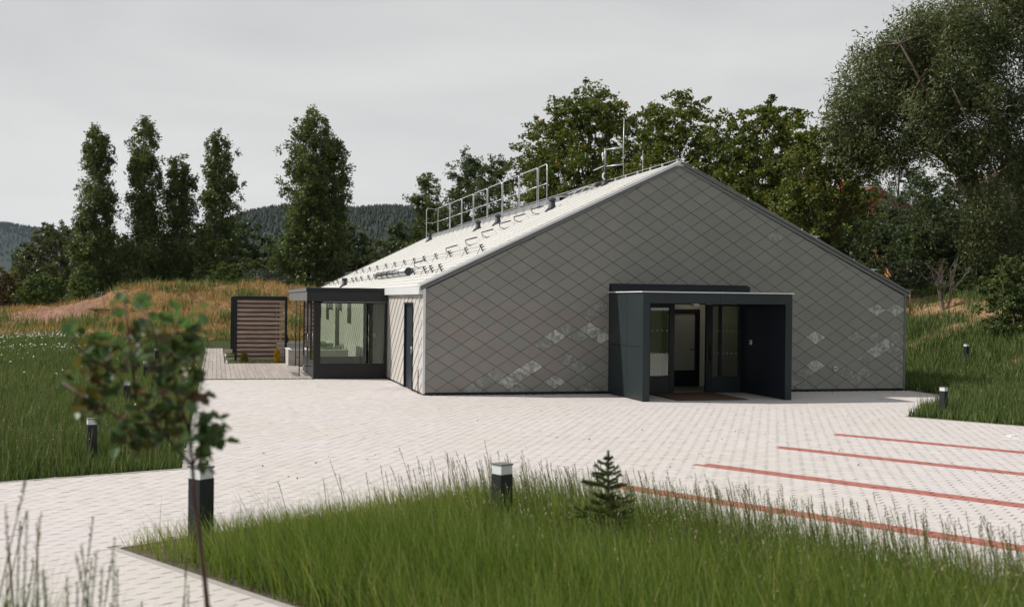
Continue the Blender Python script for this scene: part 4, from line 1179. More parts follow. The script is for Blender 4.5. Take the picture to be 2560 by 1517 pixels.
# fallen leaves and grit
n = 130
px = RNG.uniform(640, 2450, n); py = RNG.uniform(985, 1200, n)
zz = CAM_H * FPX / (py - 755 - ROLL * (px - 1280)); xx = (px - 1280) / FPX * zz
more_u = RNG.uniform(.5, 13.4, 60); more_v = -np.abs(RNG.normal(.25, .5, 60)) - .05
mw_ = np.array([l2w(a, b)[:2] for a, b in zip(more_u, more_v)])
xx = np.concatenate([xx, mw_[:, 0]]); zz = np.concatenate([zz, mw_[:, 1]])
k = paved(xx, zz); xx, zz = xx[k], zz[k]
c = np.stack([xx, zz, np.full(len(xx), .012)], 1)
V, F = leaf_quads(c, len(c), .055, .5, up=6)
V[:, 2] = np.clip(V[:, 2], .006, .03)
o = link_mesh('fallen_leaves', np_mesh('fallen_leaves', V, F), M['dead_leaf']); tag(o, 'few small dry leaves and twigs lying on the pale paving', 'leaves', kind='stuff')

# ------------------------------------------------------------------ building
B = empty('community_building', (G[0], G[1], 0), A, 'long single storey hall clad in grey diamond tiles with a steep gable', 'building')
KS = (APEX - EAVE) / HALF
def gable_h(u): return EAVE + (HALF - abs(u - HALF)) * KS
def gf(v_sign=1): return lambda a, b, d: (a, d, b)
def clip(poly, a, b, c):
    """keep a*x+b*y<=c"""
    o_ = []
    for i in range(len(poly)):
        p0, p1 = poly[i], poly[(i + 1) % len(poly)]
        d0 = a * p0[0] + b * p0[1] - c; d1 = a * p1[0] + b * p1[1] - c
        if d0 <= 0: o_.append(p0)
        if (d0 < 0 < d1) or (d1 < 0 < d0):
            t_ = d0 / (d0 - d1); o_.append((p0[0] + (p1[0] - p0[0]) * t_, p0[1] + (p1[1] - p0[1]) * t_))
    return o_
def area(poly): return abs(sum(poly[i][0] * poly[(i + 1) % len(poly)][1] - poly[(i + 1) % len(poly)][0] * poly[i][1] for i in range(len(poly)))) / 2 if len(poly) > 2 else 0
PU0, PU1, PH = 4.86, 8.80, 2.86
# structural gable wall (dark backing behind the tiles)
gw = tag(empty('gable_wall'), None); gw.parent = B
outline = [(0.02, .03), (WID - .02, .03), (WID - .02, EAVE - .03), (HALF, APEX - .05), (.02, EAVE - .03)]
lp = clip(outline, 1, 0, 5.9); rp = clip(outline, -1, 0, -8.66); tp = clip(clip(clip(outline, -1, 0, -5.9), 1, 0, 8.66), 0, -1, -2.36)
for pl in (lp, rp, tp): MB().prism(pl, lambda a, b, d: (a, d, b), 0.0, .28).build('backing_wall', M['batten_dark'], gw)
# plinth shadow gap
MB().box(.03, PU0, -.012, 0, .0, .06).build('plinth', M['black_metal'], gw)
MB().box(PU1, WID - .03, -.012, 0, .0, .06).build('plinth', M['black_metal'], gw)
TW, TH = .6185, .3865
U0, H0 = .635, 2.635
stains = {}
def px_gable(px, py):
    dx, dy = px - 1280, py - 755; Xp, Yp = dx + ROLL * dy, dy - ROLL * dx
    rx, rz = Xp / FPX, -Yp / FPX
    t_ = (-G[0] * SA * -1 * -1 + G[1] * CA) if False else None
    # plane v=0:  -(x-Gx)*SA + (y-Gy)*CA = 0
    t_ = (G[1] * CA - G[0] * SA) / (CA - rx * SA)
    return w2l(t_ * rx, t_)[0], CAM_H + t_ * rz
for kind_, lst, org, sc in (
    ('s', [(1600, 700), (1990, 625), (2100, 700), (1395, 1020), (1200, 1110), (1060, 1210), (1600, 1200)], (1020, 680), .2291),
    ('f', [(720, 1250), (840, 1215), (2050, 1265), (1960, 460), (2180, 480), (1700, 640), (1700, 960), (1430, 790), (1230, 1290), (2090, 380), (2190, 620), (1800, 700), (1010, 1080), (1850, 1100)], (1020, 680), .2291),
    ('s', [(1330, 350), (1560, 355), (640, 640), (1440, 740), (1330, 820), (640, 990)], (1900, 700), .2156),
    ('f', [(1190, 880), (1520, 790), (1620, 750), (1630, 890), (1510, 650), (1570, 970), (500, 1070), (990, 1040), (1180, 1060), (1070, 1130), (530, 1220), (380, 1140), (1110, 640), (1320, 640)], (1900, 700), .2156),
    ('f', [(1250, 1250), (2040, 1270)], (1300, 180), .3194)):
    for cx_s, cy_s in lst:
        uu, hh_ = px_gable(org[0] + cx_s * sc, org[1] + cy_s * sc)
        a = (uu - U0) / (TW / 2); b = (hh_ - H0) / (TH / 2)
        # tile centres sit where i + j is odd
        best = min(((i, j) for i in range(int(a) - 2, int(a) + 3) for j in range(int(b) - 2, int(b) + 3) if (i + j) % 2), key=lambda ij: abs(ij[0] - a) + abs(ij[1] - b))
        stains[best] = kind_
g_ = .0052
full = [(-TW / 2 + g_ * 1.9, 0), (0, -TH / 2 + g_ * 1.2), (TW / 2 - g_ * 1.9, 0), (0, TH / 2 - g_ * 1.2)]
def tile_mesh(poly, m, cz=0.0):
    mb = MB()
    # lower point stands slightly proud, as overlapping rhombus tiles do
    pts = [(a, -.030 + (b + TH / 2) * .030, b) for a, b in poly]
    bk = [(a, -.004, b) for a, b in poly]; n_ = len(poly)
    mb.add(pts + bk, [list(range(n_))] + [[i, i + n_, (i + 1) % n_ + n_, (i + 1) % n_] for i in range(n_)])
    me_ = mb.mesh('tile'); me_.materials.append(m); return me_
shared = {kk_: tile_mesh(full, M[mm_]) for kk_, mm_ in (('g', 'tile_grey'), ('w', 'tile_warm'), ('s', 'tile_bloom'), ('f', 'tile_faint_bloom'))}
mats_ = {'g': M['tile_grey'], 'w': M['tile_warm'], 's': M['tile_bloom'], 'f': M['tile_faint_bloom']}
tiles = []
for i in range(-4, 48):
    for j in range(-16, 22):
        if (i + j) % 2 == 0: continue
        cu, ch = U0 + i * TW / 2, H0 + j * TH / 2
        poly = [(cu + a, ch + b) for a, b in full]
        pieces = [poly]
        if cu + TW / 2 > PU0 and cu - TW / 2 < PU1 and ch - TH / 2 < PH:
            pieces = [clip(poly, 1, 0, PU0), clip(poly, -1, 0, -PU1), clip(clip(clip(poly, -1, 0, -PU0), 1, 0, PU1), 0, -1, -PH)]
        for pl in pieces:
            cl = clip(clip(clip(pl, -1, 0, -.03), 1, 0, WID - .03), 0, -1, -.07)
            cl = clip(cl, -KS, 1, EAVE - .10); cl = clip(cl, KS, 1, EAVE - .10 + KS * WID)
            if area(cl) < .0012: continue
            kd = stains.get((i, j))
            if kd is None:
                warm = (cu < 4.9 and ch < 2.6 - .12 * cu + .0 and ch > .62 * cu - 1.75) and random.random() < .75
                kd = 'w' if warm else 'g'
            tiles.append((area(cl) < area(full) * .995, cl, cu, ch, kd, kd in 'sf'))
# largest/most distinct first: bloomed tiles, then full tiles nearest the camera
fulls = sorted([t_ for t_ in tiles if not t_[0]], key=lambda t_: (not t_[5], t_[2]))
rest = [t_ for t_ in tiles if t_[0]]
sep_tiles = fulls[:300]; stuff_tiles = fulls[300:] + rest
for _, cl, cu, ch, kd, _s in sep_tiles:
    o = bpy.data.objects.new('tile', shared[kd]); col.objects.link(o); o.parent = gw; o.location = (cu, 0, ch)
    o.rotation_euler = (random.gauss(0, .002), 0, random.gauss(0, .0025))
mb = MB(); fm = []
for _, cl, cu, ch, kd, _s in stuff_tiles:
    n_ = len(cl); pts = [(a, -.030 + (b - ch + TH / 2) * .030, b) for a, b in cl]; bk = [(a, -.004, b) for a, b in cl]
    mb.add(pts + bk, [list(range(n_))] + [[i, i + n_, (i + 1) % n_ + n_, (i + 1) % n_] for i in range(n_)]); fm += ['gwsf'.index(kd)] * (n_ + 1)
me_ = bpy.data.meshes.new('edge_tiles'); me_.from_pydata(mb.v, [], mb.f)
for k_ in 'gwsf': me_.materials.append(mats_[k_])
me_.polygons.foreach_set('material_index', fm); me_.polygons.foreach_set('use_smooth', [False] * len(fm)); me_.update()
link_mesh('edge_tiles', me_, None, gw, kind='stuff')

# corner trims
MB().box(-.035, .03, -.045, .02, .04, EAVE - .04).build('corner_trim', M['trim_light'], gw)
MB().box(WID - .03, WID + .02, -.045, .02, .04, EAVE - .04).build('corner_trim', M['trim_grey'], gw)

# left side wall
DV0, DV1, DH = 1.57, 2.80, 2.26
sw = empty('side_wall'); sw.parent = B
for y0_, y1_, z0_ in ((.28, DV0, 0), (DV1, LEN, 0), (DV0, DV1, DH)):
    MB().box(.02, .3, y0_, y1_, z0_ if z0_ else .0, EAVE - .02).build('backing_wall', M['batten_dark'], sw)
MB().box(-.004, .02, .0, 6.2, .0, .05).build('plinth', M['black_metal'], sw)
def side_tiles(v0, v1, parent, extra=()):
    mb = MB()
    gs = .010
    e1x, e1y, e2x, e2y = TW / 4 * (1 - .045), TH / 4 * (1 - .045), TW / 4 * (1 - .004), -TH / 4 * (1 - .004)
    full = [(-e1x - e2x, -e1y - e2y), (-e1x + e2x, -e1y + e2y), (e1x + e2x, e1y + e2y), (e1x - e2x, e1y - e2y)]
    for i in range(int(v0 / (TW / 2)) - 2, int(v1 / (TW / 2)) + 3):
        for j in range(-16, 4):
            if (i + j) % 2 == 0: continue
            cv_, ch = .12 + i * TW / 2, H0 + j * TH / 2
            poly = [(cv_ + a, ch + b) for a, b in full]
            pieces = [poly]
            for (a0, a1, b0, b1) in ((DV0 - .02, DV1 + .02, 0, DH + .02),) + tuple(extra):
                nxt = []
                for pl in pieces:
                    if not pl: continue
                    us = [q_[0] for q_ in pl]; hs_ = [q_[1] for q_ in pl]
                    if max(us) > a0 and min(us) < a1 and max(hs_) > b0 and min(hs_) < b1:
                        nxt += [clip(pl, 1, 0, a0), clip(pl, -1, 0, -a1), clip(clip(clip(pl, -1, 0, -a0), 1, 0, a1), 0, -1, -b1)]
                        if b0 > 0: nxt += [clip(clip(clip(pl, -1, 0, -a0), 1, 0, a1), 0, 1, b0)]
                    else: nxt.append(pl)
                pieces = nxt
            for pl in pieces:
                cl = clip(clip(clip(clip(pl, -1, 0, -v0), 1, 0, v1), 0, -1, -.05), 0, 1, EAVE - .20)
                if area(cl) < .003: continue
                n_ = len(cl)
                pts = [(-(.004 + .015 * (1 - ((a - cv_) * 2 / TW + (b - ch) * 2 / TH + 1) / 2)), a, b) for a, b in cl][::-1]; bk = [(.012, a, b) for a, b in cl][::-1]
                mb.add(pts + bk, [list(range(n_))] + [[i_, i_ + n_, (i_ + 1) % n_ + n_, (i_ + 1) % n_] for i_ in range(n_)])
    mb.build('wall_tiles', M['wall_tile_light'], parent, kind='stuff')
wins = [(15.75, 16.95, 1.46, 2.30), (24.7, 25.9, 1.46, 2.30), (20.1, 21.6, 0, 2.26), (28.6, 29.8, 1.46, 2.30)]
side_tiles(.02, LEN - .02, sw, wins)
for k_, (a0, a1, b0, b1) in enumerate(wins):
    fr = MB().box(-.03, .05, a0, a1, b0, b1).build('window' if b0 else 'door', M['black_metal'], sw)
    MB().box(-.036, -.031, a0 + .08, a1 - .08, b0 + .08 if b0 else 1.0, b1 - .08).build('pane', M['solar_dark'], fr)
# narrow dark side door recess
dr = MB()
dr.box(-.045, .04, DV0 - .06, DV0, 0, DH + .05); dr.box(-.045, .04, DV1, DV1 + .06, 0, DH + .05); dr.box(-.045, .04, DV0, DV1, DH, DH + .05)
dfr = dr.build('door_frame', M['black_metal'], sw)
MB().box(.015, .06, DV0, DV1, 0.0, DH).build('door_leaf', M['panel_blue'], dfr)
MB().tube([(-.03, DV0 + .12, .95), (-.03, DV0 + .12, 1.15)], .012, 6).build('handle', M['galv'], dfr)
# downpipe-like lightning conductor at the corner with clips
mb = MB(); mb.tube([(-.09, .25, .02), (-.09, .25, 2.55), (-.13, .30, 2.70), (-.02, .35, 2.80)], .006, 5)
lc = mb.build('lightning_conductor', M['galv'], sw)
for h_ in (.62, 1.25, 1.85, 2.35): MB().box(-.10, -.01, .235, .265, h_, h_ + .02).build('clip', M['galv'], lc)
MB().tube([(-.09, .25, .02), (-.09, .25, .62)], .014, 6).build('guard_tube', M['snow_metal'], lc)
# wall lamps on the far side wall (triangular wedges)
for v_ in (22.9, 19.2):
    MB().prism([(0, 1.92), (.55, 2.22), (.55, 2.26), (0, 2.26)], lambda a, b, d: (-.02 - (a if False else d), v_ + a, b), 0, .16).build('wall_lamp', M['trim_grey'], sw)
# other walls
MB().box(WID - .3, WID, .28, LEN, 0, EAVE - .02).build('back_side_wall', M['tile_grey'], B)
MB().prism([(0.02, 0), (WID - .02, 0), (WID - .02, EAVE - .03), (HALF, APEX - .05), (.02, EAVE - .03)], lambda a, b, d: (a, d, b), LEN - .28, LEN).build('far_gable_wall', M['tile_grey'], B)

# roof
R_ = empty('roof'); R_.parent = B
th_ = .16
def slope_pt(s, v, d): # left slope: s from eave (0) to ridge (1)
    return (-.12 + (HALF + .12) * s, v, EAVE + .02 + (APEX - EAVE + .02) * s + d)
mb = MB()
mb.prism([(-.10, EAVE - .06), (HALF, APEX - .06), (HALF, APEX - .01), (-.10, EAVE - .01)], lambda a, b, d: (a, d, b), -.03, LEN + .05)
mb.build('left_slope_deck', M['batten_dark'], R_)
mb = MB()
mb.prism([(WID + .10, EAVE - .06), (HALF, APEX - .06), (HALF, APEX + .03), (WID + .10, EAVE + .03)], lambda a, b, d: (a, d, b), -.03, LEN + .05)
mb.build('right_slope', M['trim_grey'], R_)
mb = MB(); mb.prism([(-.12, EAVE + .028), (HALF - .02, APEX + .038), (HALF - .02, APEX + .062), (-.12, EAVE + .052)], lambda a, b, d: (a, d, b), -.072, .17); mb.build('verge_flashing', M['trim_white'], R_)
mb = MB(); mb.prism([(-.12, EAVE + .028), (HALF - .02, APEX + .038), (HALF - .02, APEX + .075), (-.12, EAVE + .065)], lambda a, b, d: (a, d, b), .172, .21); mb.build('verge_gutter_edge', M['trim_grey'], R_)
# tiles on the left slope: staggered courses, each lower edge proud
sl_len = math.hypot(HALF + .1, APEX - EAVE + .05)
ncourse = 32; cw = sl_len / ncourse; tl = .40
ex = (HALF + .1) / sl_len; ez = (APEX - EAVE + .05) / sl_len
nrm = (-ez, 0, ex)
Vt = []; 
for c_ in range(ncourse):
    s0, s1 = c_ * cw, (c_ + 1) * cw * 1.0
    nt_ = int(LEN / tl)
    for k_ in range(nt_ + 1):
        v0_ = max(.19, (k_ - (.5 if c_ % 2 else 0)) * tl + .004); v1_ = min(LEN + .03, v0_ + tl - .008)
        if v1_ - v0_ < .03: continue
        for (s_, v_, dd) in ((s0 + .008, v0_, .024), (s0 + .008, v1_, .024), (s1 + .004, v1_, .004), (s1 + .004, v0_, .004), (s0 + .008, v0_, .0), (s0 + .008, v1_, .0)):
            Vt.append((-.10 + ex * s_ + nrm[0] * dd, v_, EAVE - .012 + ez * s_ + nrm[2] * dd))
Vt = np.array(Vt); m_ = len(Vt) // 6
fb = (np.arange(m_) * 6)[:, None]
Ft = (fb[:, :, None] + np.array([[3, 2, 1, 0], [0, 1, 5, 4]])[None]).reshape(-1, 4)
link_mesh('roof_tiles', np_mesh('roof_tiles', Vt, Ft), M['roof_tile_light'], R_, kind='stuff')
# verge trims, ridge cap, eave fascia
mb = MB(); mb.prism([(-.13, EAVE - .015), (HALF, APEX - .01), (HALF, APEX + .055), (-.13, EAVE + .045)], lambda a, b, d: (a, d, b), -.075, .03); mb.build('verge_trim', M['trim_light'], R_)
mb = MB(); mb.prism([(WID + .13, EAVE - .015), (WID + .13, EAVE + .045), (HALF, APEX + .055), (HALF, APEX - .01)], lambda a, b, d: (a, d, b), -.075, .03); mb.build('verge_trim', M['trim_grey'], R_)
mb = MB(); mb.prism([(-.10, EAVE - .11), (HALF, APEX - .105), (HALF, APEX - .02), (-.10, EAVE - .025)], lambda a, b, d: (a, d, b), -.05, .0); mb.build('barge_strip', M['trim_grey'], R_)
mb = MB(); mb.prism([(WID + .10, EAVE - .11), (WID + .10, EAVE - .025), (HALF, APEX - .02), (HALF, APEX - .105)], lambda a, b, d: (a, d, b), -.05, .0); mb.build('barge_strip', M['trim_grey'], R_)
mb = MB(); mb.prism([(-.13, EAVE + .0), (HALF, APEX + .0), (HALF, APEX + .07), (-.13, EAVE + .06)], lambda a, b, d: (a, d, b), LEN, LEN + .08); mb.build('verge_trim', M['trim_grey'], R_)
MB().box(-.14, -.02, -.02, LEN, EAVE - .20, EAVE - .01).build('eave_fascia', M['trim_light'], R_)
mb = MB(); mb.prism([(HALF - .14, APEX - .04), (HALF, APEX + .035), (HALF + .14, APEX - .04), (HALF + .14, APEX - .07), (HALF - .14, APEX - .07)], lambda a, b, d: (a, d, b), -.06, 5.4); mb.build('ridge_cap', M['roof_tile_light'], R_)

# raised ridge skylight: dark glazed box along the ridge behind the walkway
S_ = empty('ridge_skylight', l2w(0, 0), A, 'long low dark glazed skylight running along the roof ridge behind the railing', 'skylight')
mb = MB()
mb.prism([(HALF - .30, APEX - .24), (HALF + 1.6, APEX - .84), (HALF + 1.6, APEX - .42), (HALF + .25, APEX + .20), (HALF - .30, APEX + .04)], lambda a, b, d: (a, d, b), 5.9, 27.5)
mb.build('frame', M['solar_dark'], S_)
for k_ in range(6):
    t_ = k_ / 5
    mb = MB(); mb.tube([(HALF - .30 + .55 * t_, 5.95, APEX + .05 + .16 * t_), (HALF - .30 + .55 * t_, 27.4, APEX + .05 + .16 * t_)], .016, 4); mb.build('glazing_bar', M['galv_dull'] if k_ in (0, 5) else M['trim_grey'], S_)
for k_ in range(9):
    v_ = 6.0 + k_ * 2.66
    MB().box(HALF - .325, HALF - .302, v_, v_ + .05, APEX - .14, APEX + .03).build('side_post', M['trim_grey'], S_)

def on_roof(u, v, d=0.0): return (u, v, EAVE + .0 + u * KS + d)
# walkway along the ridge
Wk = empty('roof_walkway', l2w(0, 0), A, 'galvanised walkway planks on brackets below the railing on the roof', 'walkway')
vs_ = np.linspace(8.3, 31.5, 11)
for k_ in range(10):
    h_ = on_roof(6.35, 0, .03)[2]
    MB().box(6.03, 6.38, vs_[k_] + .02, vs_[k_ + 1] - .02, h_, h_ + .035).build('plank', M['walk_plank'], Wk)
    MB().box(6.0, 6.028, vs_[k_] + .02, vs_[k_ + 1] - .02, h_ - .13, h_ + .03).build('edge_rail', M['galv_dull'], Wk)
for k_ in range(22):
    v_ = 8.6 + k_ * 1.06
    mb = MB(); mb.tube([on_roof(5.62, v_, .03), on_roof(5.92, v_, .17), on_roof(6.02, v_, .14)], .014, 5); mb.tube([on_roof(5.92, v_, .17), on_roof(5.95, v_ + .2, .02)], .012, 5); mb.build('bracket', M['galv'], Wk)
for v_ in (5.6, 6.4, 7.2):
    mb = MB(); mb.tube([on_roof(6.0, v_, .03), on_roof(6.3, v_, .22), on_roof(6.2, v_ + .45, .05)], .014, 5); mb.build('bracket', M['galv'], Wk)
mb = MB(); mb.tube([on_roof(6.25, 5.2, .10), on_roof(6.3, 6.4, .22), on_roof(6.3, 8.3, .16)], .014, 5); mb.build('conductor_wire', M['galv'], Wk)

# railing
Rl = empty('roof_railing', l2w(0, 0), A, 'galvanised guard railing of tubular frames standing along the roof ridge', 'railing')
posts = [32.2, 28.9, 26.0, 23.4, 20.6, 17.9, 15.2, 12.5]
uR = 6.45; hb = on_roof(uR, 0, .02)[2]; ht = 7.33
for i in range(len(posts) - 1):
    a0, a1 = posts[i] - .09, posts[i + 1] + .09
    mb = MB(); r_ = .019
    mb.tube([(uR, a0, hb), (uR, a0, ht - .07), (uR, a0 - .03, ht - .015), (uR, a0 - .09, ht), (uR, a1 + .09, ht), (uR, a1 + .03, ht - .015), (uR, a1, ht - .07), (uR, a1, hb)], r_, 6)
    mb.build('frame', M['galv'], Rl)
    MB().tube([(uR, a0, hb + .72), (uR, a1, hb + .72)], .014, 6).build('mid_rail', M['galv'], Rl)
mb = MB(); mb.tube([(uR, 12.4, hb), (uR, 12.4, ht - .01), (uR - .0, 11.4, ht), (uR, 11.3, ht - .06), (uR, 11.3, hb)], .019, 6); mb.build('end_frame', M['galv'], Rl)
MB().tube([(uR, 12.4, hb + .72), (uR, 11.3, hb + .72)], .014, 6).build('mid_rail', M['galv'], Rl)
mb = MB(); mb.tube([(uR, 32.2, ht - .04), (uR - .0, 31.9, ht - .08), (uR - .75, 31.2, ht - .10), (uR - .8, 31.15, ht - .2), (uR - .8, 31.15, hb - .42)], .017, 6); mb.tube([(uR, 32.2, hb + .68), (uR - .8, 31.15, hb + .55)], .014, 6); mb.build('return_frame', M['galv'], Rl)
for v_ in posts + [11.35]: MB().box(uR - .05, uR + .05, v_ - .14, v_ + .14, hb - .02, hb + .012).build('foot_plate', M['galv_dull'], Rl)

# antenna mast
Ms = empty('antenna_mast', l2w(6.55, 5.25, on_roof(6.55, 5.25)[2]), A, 'grey antenna mast with brackets and a tall lightning rod near the ridge', 'mast')
MB().tube([(0, 0, -.05), (0, 0, .10), (0, 0, .22)], [.16, .12, .045], 10).build('flashing_cone', M['rubber_vent'], Ms)
MB().tube([(0, 0, .1), (0, 0, .66)], .036, 8).build('dark_tube', M['snow_metal'], Ms)
MB().tube([(0, 0, .66), (0, 0, 1.19)], .034, 8).build('upper_tube', M['galv_dull'], Ms)
for h_ in (.62, 1.14): MB().tube([(0, 0, h_), (.42, -.46, h_ + .04)], .019, 6).build('arm', M['galv'], Ms)
mb = MB(); mb.tube([(.42, -.46, .12), (.43, -.47, .62)], .008, 5); mb.tube([(.42, -.46, .60), (.42, -.46, 1.22), (.43, -.47, 2.06)], [.016, .015, .009], 6); mb.build('lightning_rod', M['galv'], Ms)
mb = MB(); mb.tube([(-.02, .05, .88), (-.06, .1, .97), (-.04, .1, 1.06)], .03, 6); mb.tube([(-.05, .08, .80), (-.05, .08, .92)], .02, 6); mb.build('sensor', M['lamp_white'], Ms)
mb = MB(); mb.tube([(-.32, .1, .50), (0, 0, .66)], .012, 5)
for k_ in range(5):
    t_ = k_ / 5; mb.tube([(-.30 + .3 * t_, -.12, .52 + .14 * t_), (-.30 + .3 * t_, .28, .52 + .14 * t_)], .009, 4)
mb.build('aerial', M['galv'], Ms)
mb = MB(); mb.tube([(-.04, -.03, .42), (-.09, -.05, .36), (-.09, -.05, .28), (-.03, -.04, .20)], .026, 6); mb.build('cable_loop', M['lamp_white'], Ms)

# ridge conductor with rods
Lc = empty('lightning_protection', l2w(0, 0), A, 'thin conductor wire on clips along the bare ridge with two rods', 'conductor')
mb = MB(); mb.tube([(HALF, -.02, APEX + .12), (HALF, 5.4, APEX + .12)], .008, 5); mb.build('wire', M['galv'], Lc)
for v_ in (.15, 1.2, 2.1, 3.1, 4.1, 5.0): MB().box(HALF - .02, HALF + .02, v_ - .02, v_ + .02, APEX + .02, APEX + .135).build('clip', M['galv'], Lc)
MB().tube([(HALF, 2.7, APEX + .05), (HALF, 2.7, APEX + .68)], .010, 5).build('rod', M['galv'], Lc)
MB().tube([(HALF + .05, .1, APEX + .06), (HALF + .28, .1, APEX + .62)], .008, 5).build('rod', M['galv'], Lc)
for u_c in (7.2, 8.8, 10.4, 12.0, 13.2):
    h_ = gable_h(u_c)
    mb = MB(); mb.tube([(u_c, .02, h_ + .05), (u_c + .01, .02, h_ + .13)], .02, 6); mb.build('clip', M['lamp_white'], Lc)
mb = MB(); mb.tube([(HALF + .2, .02, gable_h(HALF + .2) + .12), (WID, .02, EAVE + .12)], .005, 4); mb.build('wire', M['galv'], Lc)
for u_c in (.9, 2.0, 3.1, 4.2, 5.4):
    mb = MB(); mb.tube([on_roof(u_c, .35, .03), on_roof(u_c, .35, .09)], .018, 5); mb.build('clip', M['snow_metal'], Lc)
# snow guard ends peeking over the right slope
for k_, (u_c, lb) in enumerate(((10.75, 'upper white snow rail end sticking out beyond the right roof slope'), (12.55, 'lower white snow rail end sticking out beyond the right roof slope'))):
    s_ = empty('snow_rail_end', l2w(u_c, .4, gable_h(u_c)), A, lb, 'snow rail', 'snow rail ends on the right slope')
    MB().tube([(.0, -.05, .14), (.42, .0, .14)], .014, 6).build('rail', M['lamp_white'], s_)
    MB().box(.02, .05, -.02, .02, 0, .14).build('bracket', M['galv'], s_)
    MB().box(.30, .33, -.02, .02, -.12, .14).build('bracket', M['galv'], s_)

# snow guards: two rows of brackets with thin rods
def guard_bracket(u, v):
    mb = MB()
    b_ = Vector(on_roof(u, v, .02)); n_ = Vector((-ez, 0, ex)); s_ = Vector((ex, 0, ez))
    top = b_ + n_ * .20
    mb.tube([b_, top + n_ * .04], .016, 4); mb.tube([b_ - s_ * .24, b_ + s_ * .12], .008, 4); mb.tube([b_ - s_ * .22, top - n_ * .02], .007, 4)
    for dd in (.07, .14, .21): mb.tube([b_ + n_ * dd - s_ * .01, b_ + n_ * dd + s_ * .075], .017, 6)
    return mb
rows = [(.77, [1.65, 2.97, 4.0, 5.9, 14.6, 16.3, 18.6, 20.4, 21.8, 24.0, 25.7, 28.0, 30.2, 32.5, 34.4], 'lower row of small dark snow guard brackets near the eave'),
        (1.88, [1.62, 3.57, 5.9, 8.14, 10.3, 12.3, 14.5, 16.9, 19.3, 22.0, 24.5, 27.1, 29.7, 34.2], 'upper row of small dark snow guard brackets across the roof')]
for u_r, vsr, lb in rows:
    s_ = empty('snow_guard', l2w(0, 0), A, lb, 'snow guard', 'snow guards on the roof')
    for v_ in vsr: guard_bracket(u_r, v_).build('bracket', M['snow_metal'], s_)
    seg = [(1.2, 6.2), (14.2, 35.0)] if u_r < 1 else [(1.2, 35.0)]
    for a0, a1 in seg:
        for dd in (.09, .18):
            b0 = Vector(on_roof(u_r, a0, .02)) + Vector((-ez, 0, ex)) * dd; b1 = Vector(on_roof(u_r, a1, .02)) + Vector((-ez, 0, ex)) * dd
            MB().tube([b0, b1], .007, 4).build('rod', M['galv_dull'], s_)
# steel snow barrel between
s_ = empty('snow_barrel', l2w(0, 0), A, 'shiny ribbed steel tube lying along the eave between snow guard brackets', 'pipe')
c0 = Vector(on_roof(.80, 6.9, .02)) + Vector((-ez, 0, ex)) * .14; c1 = Vector(on_roof(.80, 13.6, .02)) + Vector((-ez, 0, ex)) * .14
MB().tube([c0, c1], .12, 14).build('tube', M['steel_pipe'], s_)
for k_ in range(6):
    c = c0.lerp(c1, k_ / 5); MB().tube([c - Vector((0, .025, 0)), c + Vector((0, .025, 0))], .132, 14).build('band', M['snow_metal'], s_)
mb = MB(); mb.tube([on_roof(.55, 7.2, .02), on_roof(.1, 9.5, .03), on_roof(-.05, 9.7, .0)], .008, 4); mb.build('cable', M['snow_metal'], s_)

# safety hooks: bent loops climbing the slope
for k_, (u_, v_) in enumerate([(1.42, 8.3), (2.40, 8.0), (2.87, 7.2), (3.42, 7.3), (4.02, 7.4), (4.50, 7.4), (4.95, 6.9)]):
    names = ['lowest', 'second lowest', 'third', 'fourth', 'fifth', 'second highest', 'highest']
    s_ = empty('roof_hook', l2w(*on_roof(u_, v_)), A, names[k_] + ' bent steel hook in the climbing line on the roof slope', 'roof hook', 'roof hooks in a climbing line')
    n_ = Vector((-ez, 0, ex)); sl = Vector((ex, 0, ez)); vv_ = Vector((0, 1, 0))
    uu_ = Vector((ex, 0, ez)); Lf = uu_ * -.17; Rt = uu_ * .19
    MB().tube([Lf + n_ * .26 + vv_ * .08, Rt + n_ * .20 - vv_ * .05], .022, 6).build('tread', M['snow_metal'], s_)
    mb = MB(); mb.tube([Lf + n_ * .26 + vv_ * .08, Lf * 1.25 + n_ * .16, Lf * .8 + n_ * .06 - vv_ * .15, Rt * .5 + n_ * .03 - vv_ * .30, Rt * .95 + n_ * .02 - vv_ * .32], .013, 5); mb.build('loop', M['snow_metal'], s_)
    mb = MB(); mb.tube([Rt + n_ * .20 - vv_ * .05, Rt * .95 + n_ * .02 - vv_ * .32, Lf * .6 - vv_ * .62 + n_ * .02, Lf * 1.5 + n_ * .10 + vv_ * .05], .007, 4); mb.build('strut', M['snow_metal'], s_)

# vent cones
for k_, (u_, v_, lb) in enumerate([(5.35, 28.5, 'farthest black vent cone at the far verge of the roof'), (4.96, 15.85, 'black vent cone below the middle of the walkway'), (5.03, 12.86, 'black vent cone right of the middle, by a bracket'), (5.05, 5.9, 'largest looking black vent cone near the mast'), (.45, 22.5, 'black vent cone low on the roof behind the glass porch')]):
    p0 = l2w(*on_roof(u_, v_))
    s_ = empty('roof_vent', p0, A, lb, 'vent', 'black vent cones on the roof')
    MB().tube([(-.04, 0, -.08), (0, 0, .10), (.0, 0, .30)], [.20, .12, .085], 12).build('cone', M['rubber_vent'], s_)
    MB().tube([(0, 0, .29), (0, 0, .31), (0, 0, .37), (0, 0, .39)], [.10, .12, .12, .09], 12).build('cap', M['rubber_vent'], s_)

# ------------------------------------------------------------------ entrance porch on the gable
Pp = empty('entrance_porch', l2w(0, 0), A, 'dark green grey box porch projecting from the gable around the main entrance', 'porch')
D = 2.45; z0p = .02
def panel(name, x0, x1, y0, y1, z0, z1, m, parent=None, bev=0.0): return MB().box(x0, x1, y0, y1, z0, z1).build(name, m, parent or Pp, bevel=bev)
